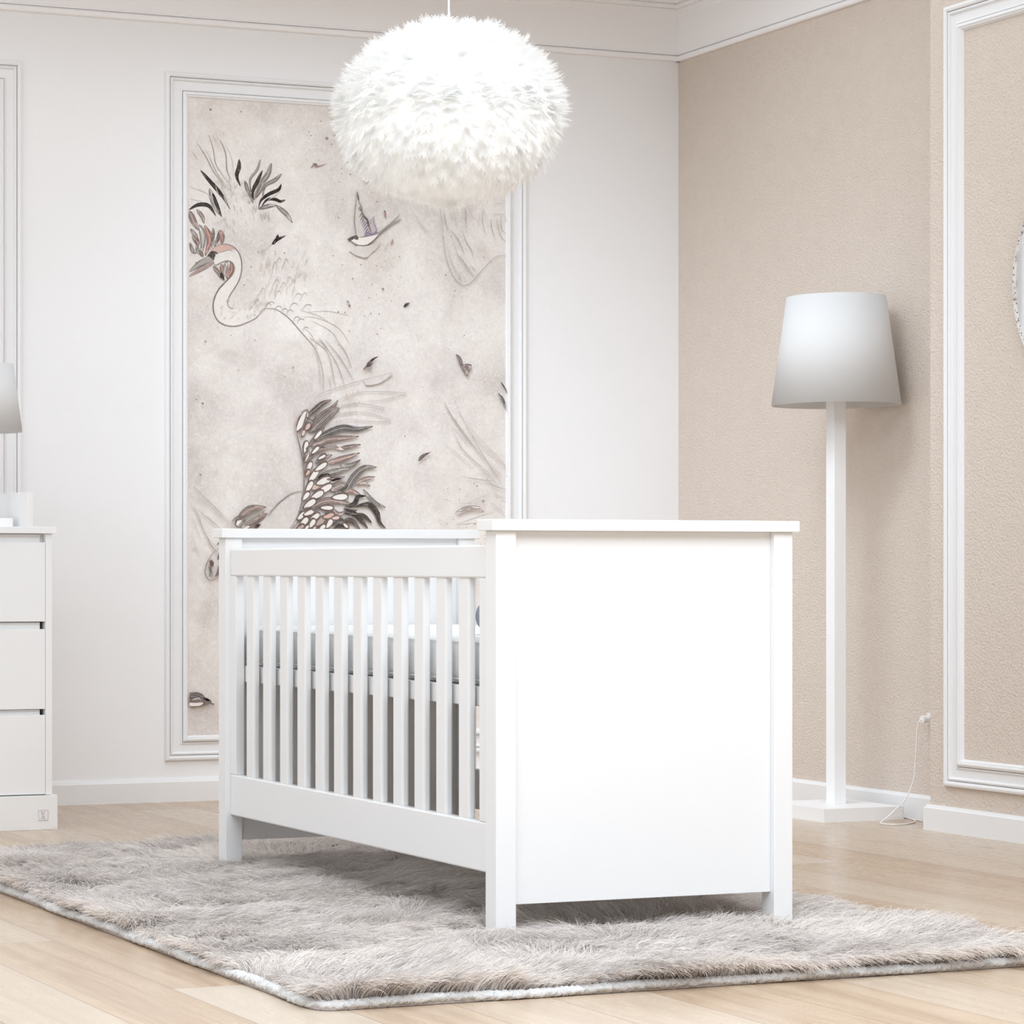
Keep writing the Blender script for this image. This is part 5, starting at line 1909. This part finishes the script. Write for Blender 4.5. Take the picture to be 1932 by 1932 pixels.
# fur
def fur():
    g = np.random.default_rng(11); NH, K = 330000, 7
    x = g.uniform(RX0+.022, RX1-.022, NH); y = g.uniform(RY0+.021, RY1-.022, NH)
    keep = np.ones(NH, bool)
    for px in (X0, X1-.048):
        for py in (Y0, Y1-.048): keep &= ~((x > px-.005) & (x < px+.053) & (y > py-.005) & (y < py+.053))
    x, y = x[keep], y[keep]; n = len(x)
    def sm(fr, seed, oct=2):
        r = np.random.default_rng(seed); v = np.zeros(n)
        for o in range(oct):
            f = fr*(1.9**o); G = r.normal(size=(64, 64))
            u = (x*f*.8+11.3*seed) % 63; w = (y*f+5.1*seed) % 63
            i = u.astype(int); j = w.astype(int); a = u-i; b = w-j; a = a*a*(3-2*a); b = b*b*(3-2*b); i2 = (i+1) % 64; j2 = (j+1) % 64
            v += (G[i, j]*(1-a)*(1-b)+G[i2, j]*a*(1-b)+G[i, j2]*(1-a)*b+G[i2, j2]*a*b)/(1.7**o)
        return v
    # direction the pile is brushed in: swirling, outward near the edges
    ax, ay = sm(4.2, 3), sm(4.2, 4)-.15
    ex = np.exp(-(x-RX0)/.07)-np.exp(-(RX1-x)/.07); ey = np.exp(-(y-RY0)/.07)-np.exp(-(RY1-y)/.07)
    ax = ax-1.3*ex; ay = ay-1.2*ey
    th = np.arctan2(ay, ax)+sm(34, 9, 1)*.42+g.normal(0, .15, n)
    ln = .072+.012*sm(6, 6)+.008*sm(24, 7, 1)+g.normal(0, .007, n)
    ln = np.clip(ln, .035, .095)
    for px in (X0, X1-.048):
        for py in (Y0, Y1-.048):
            dd = np.hypot(np.maximum(abs(x-px-.024)-.024, 0), np.maximum(abs(y-py-.024)-.024, 0)); q = (.10, .42) if px < 3 and py < 5.5 else (.05, .62); ln = np.where(dd < q[0], ln*(q[1]+(1-q[1])*dd/q[0]), ln)
    ph0 = np.radians(8+6*sm(9, 12, 1)+g.normal(0, 7, n)); ph1 = np.radians(np.clip(106+16*sm(7, 13, 1)+g.normal(0, 10, n), 60, 135))
    P = np.zeros((n, K, 3), np.float32); P[:, 0, 0] = x; P[:, 0, 1] = y; P[:, 0, 2] = .006
    sgn = g.normal(0, .35, n)
    for k in range(1, K):
        t = (k-.5)/(K-1); ph = ph0+(ph1-ph0)*t**.85; a = th+sgn*t*t
        st = ln/(K-1)
        P[:, k, 0] = P[:, k-1, 0]+st*np.sin(ph)*np.cos(a); P[:, k, 1] = P[:, k-1, 1]+st*np.sin(ph)*np.sin(a); P[:, k, 2] = np.maximum(P[:, k-1, 2]+st*np.cos(ph), .008)
    # hairs gather into locks towards their tips
    cs = .017; gi = np.floor(x/cs).astype(int); gj = np.floor(y/cs).astype(int); h = (gi*73856093 ^ gj*19349663) % 100003
    jx = (gi+.5+.6*(np.sin(h*12.9898)*43758.5453 % 1-.5))*cs; jy = (gj+.5+.6*(np.sin(h*78.233)*24634.6345 % 1-.5))*cs
    for k in range(1, K):
        f = .62*(k/(K-1))**1.3
        P[:, k, 0] += (jx-x)*f; P[:, k, 1] += (jy-y)*f
    P[:, :, 0] -= RX0; P[:, :, 1] -= RY0
    cu = bpy.data.hair_curves.new('fur'); cu.add_curves([K]*n)
    cu.points.foreach_set('position', P.reshape(-1))
    rad = np.array([.00062, .00062, .0006, .00056, .0005, .00038, .00016], np.float32)
    at = cu.attributes.get('radius') or cu.attributes.new('radius', 'FLOAT', 'POINT')
    at.data.foreach_set('value', np.tile(rad, n).astype(np.float32))
    tone = np.clip(.5+.10*sm(5, 21)+g.normal(0, .30, n), 0, 1).astype(np.float32)
    ta = cu.attributes.new('tone', 'FLOAT', 'CURVE'); ta.data.foreach_set('value', tone)
    cu.materials.append(FUR)
    o = bpy.data.objects.new('fur', cu); C.objects.link(o); o.parent = rug; o['kind'] = 'stuff'
fur()

# ------------------------------------------------------------------ feather pendant
def pendant():
    cx_, cy_, cz_ = 2.818, 5.45, 1.847; a_, c_ = .228, .167
    t = thing('pendant_lamp', 'large white feather ball pendant lamp hanging from the ceiling above the crib', 'pendant lamp', (cx_, cy_, cz_))
    bm = bmesh.new(); bmesh.ops.create_uvsphere(bm, u_segments=48, v_segments=32, radius=1)
    for v in bm.verts: v.co = Vector((v.co.x*a_, v.co.y*a_, v.co.z*c_))
    from_bm('shade_core', bm, paper_mat(), t, True)
    g = np.random.default_rng(2); NF = 3300; V = []; F = []; base = 0
    i = np.arange(NF)+.5; zz = 1-2*i/NF; phi = i*PI*(1+5**.5)
    NB = 15
    for k in range(NF):
        z = zz[k]; s = math.sqrt(max(0, 1-z*z)); p = phi[k]+g.normal(0, .03)
        n = np.array([math.cos(p)*s/a_, math.sin(p)*s/a_, z/c_]); n /= np.linalg.norm(n)
        P0 = np.array([a_*s*math.cos(p), a_*s*math.sin(p), c_*z])*.985
        east = np.array([-math.sin(p), math.cos(p), 0]); down = np.cross(n, east)
        if down[2] > 0: down = -down
        down = down/np.linalg.norm(down); side = np.cross(down, n)
        up_amt = max(0, z)                                        # upper tufts stand out, lower ones lie down the slope
        tilt = .48+.12*up_amt+g.normal(0, .10) if z > 0 else .50+g.normal(0, .10)
        d = down*math.cos(tilt)+n*math.sin(tilt)+side*g.normal(0, .22); d /= np.linalg.norm(d)
        w = np.cross(d, n); w /= np.linalg.norm(w); nn = np.cross(w, d)
        L = g.uniform(.046, .060)*(1.0 if z > -.2 else 1.12); Wd = g.uniform(.013, .018)*(1.3 if z > 0 else .9)
        curl = g.uniform(.3, .8)*(1.0 if z > 0 else .6)
        def pt(u, v):                                             # u along the shaft, v across
            ang = curl*u*1.1
            q = P0+d*L*(math.sin(ang)/max(ang, .01)*u)+nn*L*u*u*curl*.55
            return q+w*v-nn*abs(v)*abs(v)*14.0*(1 if z > 0 else .6)
        vs = []
        for b in range(NB):
            u0 = .06+.90*b/NB; wid = Wd*math.sin(PI*min(1, (u0*.86+.12)))**.6*g.uniform(.86, 1.08)
            for sd in (-1, 1):
                th_ = .055
                ua, ub = u0, u0+th_; ra, rb = u0+.16, u0+.16+th_*.8; ta = u0+.27+g.normal(0, .02)
                vs += [pt(ua, 0), pt(ub, 0), pt(rb, sd*wid*.6), pt(ra, sd*wid*.6), pt(ta, sd*wid), pt(ta-.012, sd*wid*.98)]
                F.append((base, base+1, base+2, base+3)); F.append((base+3, base+2, base+4, base+5)); base += 6
        V.append(np.array(vs))
    me = np_mesh('feathers', np.concatenate(V), np.array(F)); 
    for_s = np.ones(len(F), bool); me.polygons.foreach_set('use_smooth', for_s)
    bl = bpy.data.lights.new('pendant_fill_light', 'POINT'); bl.energy = 2.3; bl.shadow_soft_size = .05; bl.color = (1, .985, .965)  # added fill inside the ball, makes the feathers brighter
    bo = bpy.data.objects.new('pendant_fill_light', bl); C.objects.link(bo); bo.parent = t; bo.location = (0, 0, -.06)
    o = link('feathers', me, FEATH, t); o['kind'] = 'stuff'
    bm = bmesh.new(); tube(bm, [(0, 0, c_*.9), (0, 0, ZC-cz_-.02)], .0022, 10); from_bm('cord', bm, CORD, t)
    bm = bmesh.new()
    n = 32; R = [(0.001, -.035), (.030, -.033), (.045, -.022), (.050, 0)]; rg = [[bm.verts.new((r*math.cos(2*PI*k/n), r*math.sin(2*PI*k/n), z+ZC-cz_)) for k in range(n)] for r, z in R]
    for A, B in zip(rg, rg[1:]):
        for k in range(n): bm.faces.new((A[k], A[(k+1) % n], B[(k+1) % n], B[k]))
    from_bm('ceiling_rose', bm, CORD, t, True)
pendant()

# ------------------------------------------------------------------ fill lights added at the made-up windows and roof openings
def area(name, loc, rot, sx, sy, power, col=(1, 1, 1), spread=PI):
    l = bpy.data.lights.new(name, 'AREA'); l.shape = 'RECTANGLE'; l.size = sx; l.size_y = sy; l.energy = power; l.color = col; l.spread = spread
    o = bpy.data.objects.new(name, l); C.objects.link(o); o.location = loc; o.rotation_euler = rot; return o
DAY = (.79, .895, 1)
area('daylight_fill', (2.1, 2.3, ZC+.22), (0, 0, 0), 5.0, 3.0, 175, DAY)  # overhead fill added in the front roof opening
for x in (-.4, 3.1): area('daylight_fill', (x, YF-.02, 1.25), (PI/2, 0, PI), 2.9, 2.0, 385, DAY)  # frontal fill added at the unseen rear windows
d = Vector((5.2, 8.4, .1))-Vector((2.9, 6.35, ZC+.2))
area('corner_fill', (2.9, 6.35, ZC+.2), d.to_track_quat('-Z', 'Y').to_euler(), 1.6, 1.0, 9, DAY, math.radians(60))  # added narrow beam from the roof, brightens the low far corner
w = bpy.data.worlds.new('sky'); bpy.context.scene.world = w; w.use_nodes = True
w.node_tree.nodes['Background'].inputs[0].default_value = (.92, .96, 1, 1); w.node_tree.nodes['Background'].inputs[1].default_value = 1.5

# ------------------------------------------------------------------ camera (level, shifted lens)
cam = bpy.data.cameras.new('camera'); co = bpy.data.objects.new('camera', cam); C.objects.link(co)
cam.sensor_width = 36; cam.sensor_fit = 'HORIZONTAL'; cam.lens = 93.448; cam.shift_x = .37329; cam.shift_y = .05383
cam.clip_start = .05; cam.clip_end = 60
co.location = (0, 0, .80688); co.rotation_euler = (PI/2, 0, -math.radians(20.49746))
sc = bpy.context.scene; sc.camera = co
sc.view_settings.view_transform = 'Standard'; sc.view_settings.look = 'None'; sc.view_settings.gamma = 1
sc.view_settings.use_curve_mapping = False; sc.view_settings.exposure = 0.28
sc.cycles.use_denoising = True; sc.cycles.max_bounces = 8; sc.cycles.diffuse_bounces = 6; sc.cycles.glossy_bounces = 3; sc.cycles.transmission_bounces = 6
sc.cycles.sample_clamp_indirect = 6; sc.cycles.caustics_reflective = False; sc.cycles.caustics_refractive = False
sc.cycles_curves.shape = 'RIBBONS'
